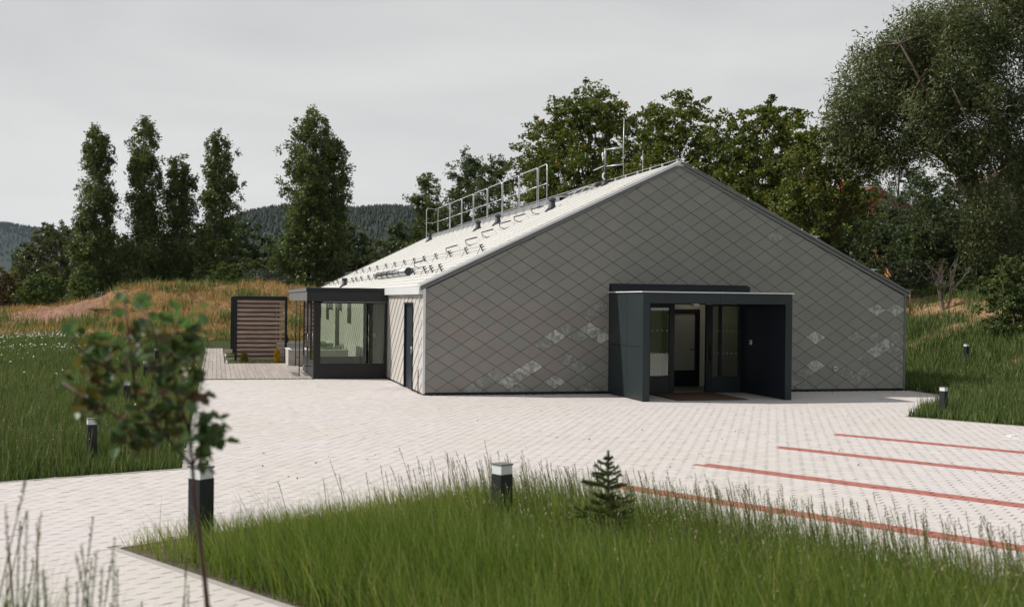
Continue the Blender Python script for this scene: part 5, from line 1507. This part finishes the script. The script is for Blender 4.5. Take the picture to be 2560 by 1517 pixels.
# left cheek: core + outer cladding panels with joints
panel('left_cheek_core', 4.90, 5.0, -D + .02, -.02, 0.01, 2.58, M['black_metal'])
for (y0_, y1_) in ((-D, -1.36), (-1.352, -.03)):
    for (z0_, z1_) in ((.03, 1.296), (1.304, 2.60)):
        panel('cladding_panel', 4.862, 4.90, y0_, y1_, z0_, z1_, M['panel_green'])
        panel('inner_panel', 5.0, 5.018, y0_ + .01, y1_, z0_, z1_ - (.22 if z1_ > 2 else 0), M['panel_blue'])
panel('left_pillar_face', 4.862, 5.04, -D - .03, -D - .002, .0, 2.36, M['panel_green'])
# right cheek
panel('right_cheek_core', 8.66, 8.76, -D + .02, -.02, 0.01, 2.58, M['black_metal'])
for (z0_, z1_) in ((.03, 1.296), (1.304, 2.36)):
    panel('inner_panel', 8.640, 8.66, -D + .0, -.03, z0_, z1_, M['panel_blue'])
    panel('cladding_panel', 8.76, 8.798, -D, -.03, z0_, z1_ if z1_ < 2 else 2.6, M['panel_green'])
panel('right_pillar_face', 8.62, 8.798, -D - .03, -D - .002, .0, 2.36, M['panel_green'])
# lintel fascia with joints
for (x0_, x1_) in ((4.862, 6.86), (6.866, 8.615), (8.620, 8.798)):
    panel('fascia_panel', x0_, x1_, -D - .03, -D + .0, 2.365, 2.61, M['panel_green'])
panel('soffit', 5.02, 8.64, -D + .002, -.02, 2.36, 2.40, M['black_metal'])
panel('porch_roof', 4.88, 8.78, -D + .02, -.02, 2.45, 2.615, M['black_metal'])
panel('roof_trim', 4.82, 8.84, -D - .06, -D - .02, 2.62, 2.645, M['trim_light'])
panel('roof_trim', 4.82, 4.86, -D - .02, -.02, 2.62, 2.645, M['trim_light'])
panel('roof_sheet', 4.86, 8.84, -D - .018, -.02, 2.617, 2.632, M['trim_grey'])
panel('flashing_board', 4.90, 8.83, -.09, -.035, 2.632, 2.83, M['panel_blue'])
# glazed entrance screen
def pane(x0, x1, y, z0, z1, m, parent): return MB().box(x0, x1, y, y + .008, z0, z1).build('pane', m, parent)
ls = panel('sidelight_frame', 5.02, 5.10, -.02, .10, .0, 2.36, M['black_metal'])
for b_ in ((5.90, 6.02, 0, 2.36), (6.56, 6.70, 0, 2.36)): panel('mullion', b_[0], b_[1], -.03, .07, b_[2], b_[3], M['black_metal'])
panel('blank_panel', 5.10, 5.90, -.015, .05, 0, 2.36, M['black_metal'])
sl_ = panel('sidelight', 6.02, 6.56, -.02, .05, 0, .40, M['anthracite'])
MB().box(6.02, 6.56, -.02, .05, .40, .45).build('bottom_rail', M['black_metal'], sl_)
MB().box(6.02, 6.56, -.02, .05, 2.24, 2.36).build('top_rail', M['black_metal'], sl_)
pane(6.02, 6.56, .01, .45, 2.24, M['glass_dark'], sl_)
for h_ in (1.02, 1.62):
    for k_ in range(4): MB().box(6.07 + k_ * .135, 6.11 + k_ * .135, .004, .008, h_, h_ + .045).build('glass_dot', M['glass_dot'], sl_)
panel('door_head', 6.70, 7.60, -.02, .08, 2.335, 2.36, M['black_metal'])
# open right leaf
lf = panel('door_leaf', 7.60, 7.78, -.05, .05, 0, 2.34, M['black_metal'])
MB().box(7.78, 8.60, -.05, .05, 0, .43).build('bottom_panel', M['panel_green'], lf)
MB().box(7.78, 8.60, -.05, .05, 2.30, 2.35).build('top_rail', M['black_metal'], lf)
MB().box(8.55, 8.64, -.05, .05, .43, 2.30).build('stile', M['black_metal'], lf)
MB().box(7.98, 8.05, -.04, .04, .43, 2.30).build('stile', M['black_metal'], lf)
pane(7.78, 8.55, 0.0, .43, 2.30, M['glass_clear'], lf)
for h_ in (1.02, 1.62):
    for k_ in range(6): MB().box(7.83 + k_ * .125, 7.87 + k_ * .125, -.008, -.003, h_, h_ + .045).build('glass_dot', M['glass_dot'], lf)
MB().tube([(7.70, -.10, .85), (7.70, -.10, 1.25)], .014, 6).build('handle', M['black_metal'], lf)
# intercom and door mat, soffit lights
ic = MB().box(8.615, 8.640, -.62, -.52, 1.30, 1.42).build('intercom', M['lamp_white'], Pp)
MB().box(8.612, 8.6149, -.60, -.56, 1.36, 1.40).build('button', M['black_metal'], ic)
mt_ = empty('door_mat', l2w(0, 0), A, 'large brown coir door mat on the paving inside the porch', 'mat')
MB().box(5.86, 7.72, -2.30, -.18, .004, .022).build('mat_pile', M['mat_brown'], mt_)
MB().box(5.84, 7.74, -2.32, -.16, .002, .012).build('rubber_rim', M['black_metal'], mt_)
l1 = empty('vestibule_lamp', l2w(7.05, -.55, 2.30), A, 'small white square lamp under the porch soffit', 'lamp')
MB().box(-.08, .08, -.08, .08, 0, .058).build('housing', M['lamp_white'], l1)
l2_ = empty('vestibule_lamp', l2w(8.02, 1.5, 2.37), A, 'long white strip lamp on the ceiling just inside the entrance', 'lamp')
MB().box(-.32, .32, -.09, .09, 0, .06).build('housing', M['lamp_lit'], l2_)
# interior vestibule
In = empty('interior'); In.parent = B
MB().box(5.0, 9.4, .3, 5.5, -.01, .006).build('floor', M['interior_floor'], In)
MB().box(5.0, 9.4, .3, 5.5, 2.45, 2.55).build('ceiling', M['plaster'], In)
MB().box(5.0, 5.1, .3, 5.5, .006, 2.45).build('wall', M['plaster'], In)
MB().box(9.3, 9.4, .3, 5.5, .006, 2.45).build('wall', M['plaster'], In)
MB().box(5.1, 9.3, 2.15, 2.25, .006, 2.45).build('wall', M['plaster'], In)
idr = MB(); idr.box(7.22, 7.34, 2.02, 2.15, 0.01, 2.20); idr.box(8.20, 8.33, 2.02, 2.15, 0.01, 2.20); idr.box(7.34, 8.20, 2.02, 2.15, 2.08, 2.20); idr.box(7.34, 8.20, 2.02, 2.15, 0.01, .47)
idf = idr.build('inner_door', M['black_metal'], In)
MB().box(7.34, 8.20, 2.09, 2.10, .47, 2.08).build('pane', M['door_pane'], idf)
MB().tube([(8.02, 1.96, 1.06), (8.18, 1.96, 1.06)], .016, 6).build('handle', M['black_metal'], idf)
MB().box(8.95, 9.03, .9, 2.15, .006, 2.44).build('partition', M['plaster'], In)

# ------------------------------------------------------------------ glass porch on the left
VF, VB, UL = 6.15, 10.45, -2.20
Gp = empty('glass_porch', l2w(0, 0), A, 'flat roofed glazed porch with anthracite frame on the long left side', 'porch')
def gb(name, x0, x1, y0, y1, z0, z1, m, parent=None): return MB().box(x0, x1, y0, y1, z0, z1).build(name, m, parent or Gp)
gb('canopy', UL - .22, -.04, VF - .12, 10.7, 2.31, 2.60, M['anthracite'])
gb('outer_beam', UL - .22, UL - .04, 10.705, 14.8, 2.34, 2.60, M['anthracite'])
gb('canopy_edge', UL - .25, -.04, VF - .15, 10.73, 2.603, 2.70, M['black_metal'])
gb('outer_beam_cap', UL - .25, UL - .02, 10.735, 14.82, 2.603, 2.715, M['black_metal'])
gb('canopy_top', UL - .27, -.04, VF - .17, 10.73, 2.703, 2.72, M['trim_grey'])
for k_ in range(17):
    v_ = VF - .10 + k_ * .50
    gb('fascia_sheet', UL - .232, UL - .2205, v_, v_ + .47, 2.32, 2.60, M['canopy_ribs'])
gb('fascia_edge_sheet', UL - .262, UL - .2515, VF - .15, 14.8, 2.605, 2.70, M['canopy_ribs'])
gb('lintel_light_strip', UL + .25, -.06, VF - .02, VF + .02, 2.285, 2.305, M['concrete_lip'])
# front frame
gb('corner_post', UL, UL + .19, VF, VF + .10, 0, 2.28, M['cladding_front'])
gb('bottom_panel', UL + .19, -.05, VF, VF + .08, 0.01, .37, M['cladding_front'])
gb('bottom_rail', UL + .19, -.05, VF - .01, VF + .09, .374, .46, M['cladding_front'])
gb('top_rail', UL + .19, -.05, VF, VF + .08, 2.25, 2.282, M['black_metal'])
gb('end_post', -.10, -.04, VF, VF + .08, .46, 2.25, M['black_metal'])
MB().box(UL + .19, -.10, VF + .03, VF + .038, .46, 2.25).build('front_pane', M['glass'], Gp)
# back frame
gb('back_bottom_panel', UL + .1, -.20, VB, VB + .08, 0.01, .46, M['trim_grey'])
gb('back_post', -.20, -.03, VB, VB + .08, 0, 2.28, M['panel_green'])
gb('back_top_rail', UL + .1, -.20, VB, VB + .08, 2.25, 2.30, M['black_metal'])
gb('back_corner_post', UL, UL + .1, VB - .02, VB + .1, 0, 2.31, M['black_metal'])
MB().box(UL + .1, -.20, VB + .03, VB + .038, .46, 2.25).build('back_pane', M['glass'], Gp)
gb('inner_ceiling', UL + .05, -.06, VF + .1, VB - .02, 2.285, 2.305, M['black_metal'])
gb('inner_floor', UL + .02, -.06, VF + .1, VB, 0.0, .012, M['trim_grey'])
# left face: two glazed bays and an open door between
for (a0, a1) in ((VF + .12, VF + 1.35), (VF + 2.6, VB - .05)):
    f_ = gb('side_panel', UL - .01, UL + .05, a0, a1, 0.01, .52, M['anthracite'])
    MB().box(UL - .01, UL + .05, a0, a0 + .10, .52, 2.31).build('stile', M['black_metal'], f_)
    MB().box(UL - .01, UL + .05, a1 - .10, a1, .52, 2.31).build('stile', M['black_metal'], f_)
    MB().box(UL + .01, UL + .018, a0 + .10, a1 - .10, .52, 2.31).build('pane', M['glass_dark'], f_)
gb('door_jamb', UL - .01, UL + .06, VF + 1.36, VF + 1.46, 0, 2.31, M['black_metal'])
dl = gb('door_leaf', UL + .0, UL + .04, VF + 1.50, VF + 2.50, 0.02, .75, M['black_metal'])
MB().box(UL + .01, UL + .02, VF + 1.6, VF + 2.4, .75, 2.25).build('pane', M['glass_dark'], dl)
MB().tube([(UL - .06, VF + 1.62, .9), (UL - .06, VF + 1.62, 1.3)], .014, 6).build('handle', M['galv_dull'], dl)
# slim guard frames in front of the door bays
for (v_, ux, lb) in ((VF + .95, UL - .36, 0), (12.4, UL - .12, 1)):
    mb = MB(); mb.tube([(ux, v_, 0.0), (ux, v_, 2.31)], .016, 6); mb.build('guard_post', M['black_metal'], Gp)
    for h_ in (.33, 1.24, 2.15): MB().tube([(ux, v_, h_), (UL, v_ + .05, h_)], .011, 5).build('guard_rung', M['black_metal'], Gp)
# sockets on the inner wall
for k_ in range(2): MB().box(-.05, -.03, 8.6 + k_ * .45, 8.9 + k_ * .45, 1.16, 1.30).build('switch_plate', M['lamp_white'], Gp)
# threshold slab
gb('threshold', UL - .5, UL - .02, VF + 1.0, VF + 3.0, .0, .028, M['trim_grey'])

# ------------------------------------------------------------------ terrace: deck, screens, planters
Dk = tag(empty('terrace_deck', l2w(0, 0), A), kind='structure')
bw = .138
nbd = int((5.42 - .05) / bw)
for k_ in range(nbd + 1):
    u0_ = LEFT_U + .02 + k_ * bw; u1_ = u0_ + bw - .009
    if u1_ > -.05: break
    if u1_ < -4.62: segs = [(6.17, 11.3), (11.305, 16.4), (16.405, 21.6), (21.605, 27.2)]
    elif u1_ < UL - .02: segs = [(6.17, 10.2 + .0), (10.205, 14.25)]
    else: segs = [(VB + .12, 12.55)]
    for a0, a1 in segs:
        o = MB().box(-(bw - .009) / 2, (bw - .009) / 2, 0, a1 - a0 - .004, 0, .028).build('board', M['deck_wood'], Dk)
        o.location = (u0_ + bw / 2, a0, .0 + random.uniform(-.001, .001))
MB().box(LEFT_U, -.05, 6.17, 27.2, -.02, -.004).build('deck_subsoil', M['soil'], Dk)  # soil sheet under the boards and around the beds
MB().box(LEFT_U - .06, LEFT_U, 6.17, 27.2, -.05, .035).build('kerb', M['concrete_lip'], Dk)
# planting beds and edging
bed = empty('planting_bed', l2w(0, 0), A, 'narrow grassy planting bed along the feet of the front wooden screen', 'flower bed')
MB().box(-4.60, -2.35, 14.30, 16.1, .0, .045).build('soil', M['soil'], bed)
MB().box(-4.66, -4.605, 14.25, 16.1, .0, .06).build('edging', M['concrete_top'], bed)
mb = MB(); MB().box(-4.60, -2.0, 19.3, 21.2, .0, .045).build('soil', M['soil'], bed)
MB().box(-4.66, -4.605, 19.2, 21.2, .0, .06).build('edging', M['concrete_top'], bed)
n = 1500
uu = RNG.uniform(-4.65, -2.3, n); vv_ = RNG.uniform(14.3, 16.0, n)
n2 = 350
uu = np.concatenate([uu, RNG.uniform(-4.62, -4.2, n2)]); vv_ = np.concatenate([vv_, RNG.uniform(19.3, 21.1, n2)])
xw = G[0] + uu * CA - vv_ * SA; yw = G[1] + uu * SA + vv_ * CA
grass_obj('bed_grass', [blades(xw, yw, RNG.uniform(.09, .22, len(xw)), .02, .35, .4, 2, varm=.5, wind=(0, 0))], M['grass_meadow'], 'short weedy grass in the planting bed under the wooden screen')

def conifer(px_u, v_, h_, r_, m, label):
    x, y, _ = l2w(px_u, v_)
    t = empty('dwarf_conifer', (x, y, .04), 0, label, 'conifer', 'dwarf conifers by the terrace')
    n_ = 1500
    tt_ = RNG.uniform(0, 1, n_); az = RNG.uniform(0, 6.28, n_)
    rr = r_ * np.interp(tt_, [0, .15, .5, .8, 1], [.6, .95, 1, .65, .1]) * (1 + .14 * np.sin(az * 4 + tt_ * 9)) * RNG.uniform(.55, 1, n_) ** .5
    c_ = np.stack([rr * np.cos(az), rr * np.sin(az), tt_ * h_], 1)
    d = np.stack([np.cos(az) * .5, np.sin(az) * .5, np.full(n_, 1.0)], 1) + RNG.normal(0, .25, (n_, 3)); d /= np.linalg.norm(d, axis=1)[:, None]
    s_ = np.cross(d, RNG.normal(size=(n_, 3))); s_ /= np.linalg.norm(s_, axis=1)[:, None]
    L_ = .09
    V_ = np.stack([c_ - d * L_ * .5, c_ - s_ * .018, c_ + d * L_ * .5, c_ + s_ * .018], 1).reshape(-1, 3)
    link_mesh('foliage', np_mesh('foliage', V_, np.arange(n_ * 4).reshape(n_, 4), var=np.clip(RNG.normal(.5, .25, n_), 0, 1)), m, t, kind='stuff')
    MB().tube([(0, 0, -.03), (0, 0, h_ * .8)], [.02, .006], 5).build('stem', M['bark'], t)
conifer(-4.02, 14.7, .36, .13, M['conifer_lime'], 'small round green yellow conifer left in the bed before the screen')
conifer(-2.85, 14.45, .50, .11, M['conifer_gold'], 'slim golden yellow conifer right in the bed before the screen')
conifer(-2.2, 20.9, .42, .14, M['conifer_lime'], 'yellow green conifer in the rear concrete planter')
bpy.context.view_layer.update()
for o in bpy.data.objects:
    if o.name.startswith('dwarf_conifer') and 'rear' in o.get('label', ''): o.location.z = .52

# slatted screens
def screen_thing(v_, label, first=None):
    if first is not None:
        t = copy_tree(first); t.location = l2w(-4.36, v_); t['label'] = label; return t
    t = empty('wooden_screen', l2w(-4.36, v_), A, label, 'privacy screen', 'slatted wooden screens on the terrace')
    Wd, Hh = 1.90, 2.46
    MB().box(0, .085, 0, .09, 0, Hh).build('post', M['black_metal'], t, bevel=.004)
    MB().box(Wd - .085, Wd, 0, .09, 0, Hh).build('post', M['black_metal'], t, bevel=.004)
    MB().box(.085, Wd - .085, 0, .09, Hh - .14, Hh).build('head_beam', M['black_metal'], t, bevel=.004)
    ms = MB().box(-(Wd - .18) / 2, (Wd - .18) / 2, -.026, .026, -.049, .049).mesh('slat'); ms.materials.append(M['slat_wood'])
    for k_ in range(14):
        o = bpy.data.objects.new('slat', ms); col.objects.link(o); o.parent = t
        o.location = (Wd / 2, .045, .16 + k_ * .1625); o.rotation_euler = (rad(-9 + random.uniform(-3, 3)), rad(random.uniform(-.25, .25)), 0)
    mb_ = MB().box(.085, 1.52, .075, .088, 0, .085).mesh('gap_shade_slat'); mb_.materials.append(M['slat_gap_shade'])  # added boards painting dark shade into the gaps between slats
    for k_ in range(13):
        o = bpy.data.objects.new('gap_shade_slat', mb_); col.objects.link(o); o.parent = t
        o.location = (0, 0, .16 + .04 + k_ * .1625)
    return t
s1 = screen_thing(15.05, 'front slatted wooden screen in a dark steel frame facing the forecourt')
screen_thing(20.5, 'middle slatted wooden screen, mostly hidden behind the front one', s1)
screen_thing(27.0, 'rearmost slatted wooden screen on the terrace', s1)

# concrete planters
def planter(u0, u1, v0, v1, h_, label, n_plants=0):
    t = empty('concrete_planter', l2w(0, 0), A, label, 'planter', 'concrete planters along the terrace')
    w_ = .14
    mb = MB(); mb.box(u0, u1, v0, v0 + w_, 0, h_); mb.box(u0, u1, v1 - w_, v1, 0, h_); mb.box(u0, u0 + w_, v0 + w_, v1 - w_, 0, h_); mb.box(u1 - w_, u1, v0 + w_, v1 - w_, 0, h_); mb.build('wall', M['concrete'], t)
    mb = MB(); e_ = .02; h2 = h_ + .03
    mb.box(u0 - e_, u1 + e_, v0 - e_, v0 + w_, h_, h2); mb.box(u0 - e_, u1 + e_, v1 - w_, v1 + e_, h_, h2); mb.box(u0 - e_, u0 + w_, v0 + w_, v1 - w_, h_, h2); mb.box(u1 - w_, u1 + e_, v0 + w_, v1 - w_, h_, h2); mb.build('coping', M['concrete_top'], t)
    MB().box(u0 + w_, u1 - w_, v0 + w_, v1 - w_, 0, h_ - .06).build('soil', M['soil'], t)
planter(-2.55, -.45, 12.7, 14.6, .56, 'near concrete planter with green shoots seen beside and through the glass porch')
planter(-2.9, -.25, 20.2, 22.0, .52, 'rear concrete planter with a pale coping beyond the near one')
nw_ = 240
uu = np.concatenate([RNG.normal(-1.25, .12, nw_), RNG.normal(-.75, .12, 60)]); vv_ = np.concatenate([RNG.normal(13.3, .12, nw_), RNG.normal(13.2, .1, 60)])
xw = G[0] + uu * CA - vv_ * SA; yw = G[1] + uu * SA + vv_ * CA
Vb, Fb, vb = blades(xw, yw, RNG.uniform(.15, .42, len(xw)), .03, .35, .4, 2, varm=.6, wind=(0, 0)); Vb[:, 2] += .52
o = link_mesh('planter_plant', np_mesh('planter_plant', Vb, Fb, var=vb), M['grass_meadow']); tag(o, 'leafy green plant growing in the near concrete planter', 'plant')

# ------------------------------------------------------------------ bollards
def bollard(px, z, scale=1.0, rz=.78, label='', first=None, xy=None, w_=.128, h_=.65):
    x, y = xy if xy else at(px, z)[:2]
    gz = th(x, y) - .03
    if first is not None:
        t = copy_tree(first); t.location = (x, y, gz); t.rotation_euler = (0, 0, rz); t.scale = (scale,) * 3; t['label'] = label; return t
    t = empty('bollard_light', (x, y, gz), rz, label, 'bollard', 'square dark bollard lights along the lawns'); t.scale = (scale,) * 3
    a = w_ / 2
    MB().box(-a, a, -a, a, 0, h_ - .085).build('post', M['anthracite'], t, bevel=.003)
    MB().box(-a * .93, a * .93, -a * .93, a * .93, h_ - .085, h_ - .012).build('diffuser', M['frosted'], t)
    MB().box(-a * 1.02, a * 1.02, -a * 1.02, a * 1.02, h_ - .012, h_).build('cap', M['trim_grey'], t)
    return t
b0 = bollard(2357, 24.0, 1.02, .62, 'bollard light at the pointed lawn corner on the right', xy=(9.30, 24.45))
for (px, z, sc, rz, lb) in [
    (2417, 36.0, .97, .5, 'bollard light standing in the grass of the right bank, behind the corner one'),
    (233, 16.2, 1.02, .5, 'bollard light in the left lawn near the path, partly behind the sapling'),
    (320, 23.6, 1.0, .35, 'second bollard light of the left lawn row, seen left of the sapling twigs'),
    (366, 31.4, 1.0, .4, 'third bollard light of the left lawn row, half hidden by sapling leaves'),
    (393, 39.5, 1.0, .4, 'fourth bollard light of the left lawn row'),
    (410, 45.3, 1.0, .4, 'fifth bollard light of the left lawn row'),
    (417, 49.0, 1.0, .4, 'farthest bollard light of the left lawn row')]:
    bollard(px, z, sc, rz, lb, b0)
bollard(508, 10.45, 1.30, .95, 'large bollard light in the foreground behind the sapling trunk', b0)
bollard(1260, 11.3, 1.20, .70, 'bollard light rising from the foreground grass in the middle', b0)

# ------------------------------------------------------------------ small spruce
def spruce():
    x, y, _ = at(1524, 10.4); gz = th(x, y)
    t = empty('spruce_sapling', (x, y, gz), 0, 'small young spruce standing in the foreground grass', 'spruce')
    H = 1.0
    MB().tube([(0, 0, -.05), (.01, 0, .5), (0, 0, H - .02)], [.012, .009, .004], 6).build('trunk', M['bark'], t)
    rr = random.Random(5)
    def needles(path, n_, ln, rad_=.022):
        P0, D0 = [], []
        for k in range(n_):
            s = k / n_; f = s * (len(path) - 1); i = int(f); p = path[i].lerp(path[min(i + 1, len(path) - 1)], f - i)
            d = (path[min(i + 1, len(path) - 1)] - path[i]).normalized()
            o_ = Vector((rr.gauss(0, 1), rr.gauss(0, 1), rr.gauss(0, 1))); o_ = (o_ - d * o_.dot(d)).normalized()
            P0.append(p); D0.append((o_ + d * .8).normalized())
        V_, F_ = [], []
        for p, d in zip(P0, D0):
            s_ = d.cross(Vector((rr.random(), rr.random(), rr.random()))).normalized() * .0028; b = len(V_)
            V_ += [p - s_, p + s_, p + d * ln + s_ * .3, p + d * ln - s_ * .3]; F_.append([b, b + 1, b + 2, b + 3])
        return np.array([tuple(q_) for q_ in V_]), np.array(F_)
    def bough(path, parent):
        V_, F_ = needles(path, int(40 + 1150 * (path[-1] - path[0]).length), .024)
        o = link_mesh('bough', np_mesh('bough', V_, F_, var=np.clip(RNG.normal(.5, .25, len(F_)), 0, 1)), M['needle'], parent)
        mb = MB(); mb.tube(path, [.005] + [.003] * (len(path) - 1), 4); mb.build('twig', M['bark'], o)
        return o
    bough([Vector((0, 0, H * .62)), Vector((0, 0, H * .8)), Vector((0, 0, H))], t)
    for lev, (hz, ln, n_) in enumerate([(.94, .05, 4), (.86, .09, 4), (.80, .17, 4), (.71, .14, 4), (.66, .21, 4), (.56, .18, 5), (.50, .24, 4), (.42, .20, 5), (.34, .26, 5), (.24, .24, 5)]):
        for k in range(n_):
            a = lev * 1.3 + k * 2 * math.pi / n_ + rr.uniform(-.5, .5); l_ = ln * rr.uniform(.6, 1.25); up_ = rr.uniform(.12, .5); h2_ = hz * H + rr.uniform(-.02, .02)
            d = Vector((math.cos(a), math.sin(a), 0))
            path = [Vector((0, 0, h2_)), d * l_ * .5 + Vector((0, 0, h2_ + l_ * up_ * .35)), d * l_ + Vector((0, 0, h2_ + l_ * up_))]
            b_o = bough(path, t)
            if l_ > .14:
                for sgn in (-1, 1):
                    sd2 = Vector((-d.y, d.x, 0)) * sgn
                    m0 = path[1]; bough([m0, m0 + (d * .6 + sd2 * .5) * l_ * .35 + Vector((0, 0, .01)), m0 + (d * 1.0 + sd2 * .8) * l_ * .45 + Vector((0, 0, .02))], t)
spruce()

# ------------------------------------------------------------------ foreground sapling (out of focus)
def sapling():
    Z0 = 4.5
    bx, by = -1.12, Z0
    gz = th(bx, by)
    t = empty('hazel_sapling', (bx, by, gz), 0, 'blurred young sapling with green and rusty leaves in the left foreground', 'sapling')
    def W(px, py, dz=0.0):
        q_ = at(px, Z0 + dz, py); return Vector((q_[0] - bx, q_[1] - by, q_[2] - gz))
    tr = [Vector((0, 0, -.05)), W(518, 1517), W(512, 1450), W(497, 1330), W(486, 1240), W(481, 1165)]
    MB().tube(tr, [.013, .0105, .010, .009, .008, .007], 8).build('trunk', M['sapling_bark'], t)
    br = [[(481, 1165), (474, 1080), (478, 1000), (486, 900), (490, 830), (500, 790)],
          [(481, 1165), (440, 1120), (390, 1060), (340, 1000), (290, 930), (240, 880)],
          [(420, 1098), (410, 1000), (400, 900), (380, 820), (350, 755)],
          [(390, 1060), (320, 1060), (260, 1020), (205, 990)],
          [(481, 1165), (505, 1110), (525, 1080), (545, 1060)],
          [(340, 1000), (330, 900), (320, 820), (310, 750)],
          [(474, 1080), (440, 980), (430, 880), (445, 800)], [(290, 930), (215, 890), (175, 845)], [(260, 1020), (200, 985), (155, 955)]]
    rr = random.Random(11)
    for i, b in enumerate(br):
        pts = [W(px, py, (k / len(b)) * rr.uniform(-.18, .18)) for k, (px, py) in enumerate(b)]
        MB().tube(pts, [.006 * (1 - .14 * k) for k in range(len(pts))], 6).build('branch', M['sapling_bark'], t)
    def leafmesh(c1, c2, nm):
        mb = MB()
        ol = [(0, 0), (.18, .10), (.42, .16), (.50, .38), (.36, .52), (.40, .72), (.18, .80), (0, 1.0), (-.18, .80), (-.40, .72), (-.36, .52), (-.50, .38), (-.42, .16), (-.18, .10)]
        vs2 = [(a * .9, b - .0, abs(a) * .30 + .12 * b * b) for a, b in ol]; c_ = (0, .5, .0)
        mb.add([c_] + vs2, [[0, i + 1, (i + 1) % 14 + 1] for i in range(14)])
        me_ = mb.mesh('leaf')
        m = mat(nm, c1, .45, var=.35, scale=25)
        tn = m.node_tree; b_ = tn.nodes['Principled BSDF']; tl_ = tn.nodes.new('ShaderNodeBsdfTranslucent'); tl_.inputs[0].default_value = tuple(c2) + (1,)
        mm = tn.nodes.new('ShaderNodeMixShader'); mm.inputs[0].default_value = .35
        tn.links.new(b_.outputs[0], mm.inputs[1]); tn.links.new(tl_.outputs[0], mm.inputs[2]); tn.links.new(mm.outputs[0], tn.nodes['Material Output'].inputs[0])
        me_.materials.append(m); return me_
    gr = leafmesh((.075, .145, .045), (.12, .22, .05), 'sapling_leaf_green'); dk = leafmesh((.045, .075, .020), (.07, .11, .02), 'sapling_leaf_dark')
    rs = leafmesh((.105, .055, .028), (.15, .07, .02), 'sapling_leaf_rusty'); ol = leafmesh((.085, .085, .022), (.14, .12, .02), 'sapling_leaf_olive')
    spots = [  # px, py, spread px, count, palette weights g d r o
     (310, 748, 16, 3, 'g'), (355, 765, 18, 3, 'g'), (285, 790, 14, 2, 'g'), (430, 790, 16, 3, 'g'), (505, 800, 20, 4, 'g'), (480, 815, 18, 4, 'gd'), (400, 800, 14, 2, 'g'),
     (172, 838, 10, 2, 'g'), (330, 845, 26, 6, 'dro'), (375, 835, 22, 6, 'do'), (480, 850, 22, 7, 'do'), (425, 860, 26, 6, 'dro'), (240, 870, 24, 6, 'gd'),
     (215, 905, 26, 8, 'dro'), (265, 910, 26, 7, 'dr'), (345, 895, 30, 8, 'dro'), (395, 905, 28, 7, 'dr'), (460, 900, 22, 6, 'do'), (485, 880, 18, 5, 'd'),
     (160, 955, 10, 2, 'g'), (410, 950, 26, 7, 'dro'), (480, 950, 14, 5, 'dr'), (495, 985, 10, 4, 'r'), (475, 995, 12, 3, 'dr'),
     (200, 1005, 26, 8, 'do'), (245, 1000, 22, 7, 'dro'), (360, 1010, 26, 6, 'dr'), (430, 1015, 26, 7, 'do'), (400, 1045, 22, 6, 'do'),
     (300, 1085, 24, 7, 'do'), (335, 1075, 20, 5, 'dr'), (370, 1075, 20, 5, 'd'), (440, 1070, 22, 6, 'do'), (510, 1060, 14, 6, 'gd'), (540, 1070, 18, 7, 'gd'), (515, 1100, 20, 8, 'gd'),
     (545, 1100, 14, 5, 'dg'), (505, 1145, 14, 6, 'dr'), (385, 1110, 18, 3, 'do'), (265, 960, 18, 4, 'dr'), (270, 870, 18, 4, 'g')]
    pal = {'g': gr, 'd': dk, 'r': rs, 'o': ol}
    for px, py, sp, cnt, pl in spots:
        for _ in range(int(cnt * 2.3)):
            o = bpy.data.objects.new('leaf', pal[rr.choice(pl + 'dgo' if py > 840 and px < 500 else pl + 'gg')]); col.objects.link(o); o.parent = t
            o.location = W(px + rr.gauss(0, sp * .8), py + rr.gauss(0, sp * .8), rr.uniform(-.12, .12))
            o.rotation_euler = (rr.uniform(-1.4, 1.4), rr.uniform(-.8, .8), rr.uniform(0, 6.28))
            o.scale = (rr.uniform(.038, .066),) * 3
sapling()

# wall fittings on the gable
f_ = empty('wall_outlet', l2w(11.42, -.04, .62), A, 'small grey outlet box low on the gable near its right end', 'outlet')
MB().box(-.045, .045, -.05, .0, -.06, .06).build('box', M['frosted'], f_)
MB().box(-.03, .03, -.058, -.0505, -.03, .03).build('cover', M['trim_grey'], f_)

# ------------------------------------------------------------------ haze
hz = MB().box(-4300, 4300, -400, 4700, -4, 330).build('haze', None)
hm = bpy.data.materials.new('haze'); hm.use_nodes = True
hm.node_tree.nodes.clear()
ho_ = hm.node_tree.nodes.new('ShaderNodeOutputMaterial'); pv = hm.node_tree.nodes.new('ShaderNodeVolumePrincipled')
pv.inputs['Color'].default_value = (.60, .78, 1.0, 1); pv.inputs['Density'].default_value = 0.000028; pv.inputs['Anisotropy'].default_value = 0.2
hm.node_tree.links.new(pv.outputs[0], ho_.inputs['Volume'])
hz.data.materials.append(hm)
tag(hz, 'thin bluish haze lying over the whole valley', 'haze', kind='stuff')
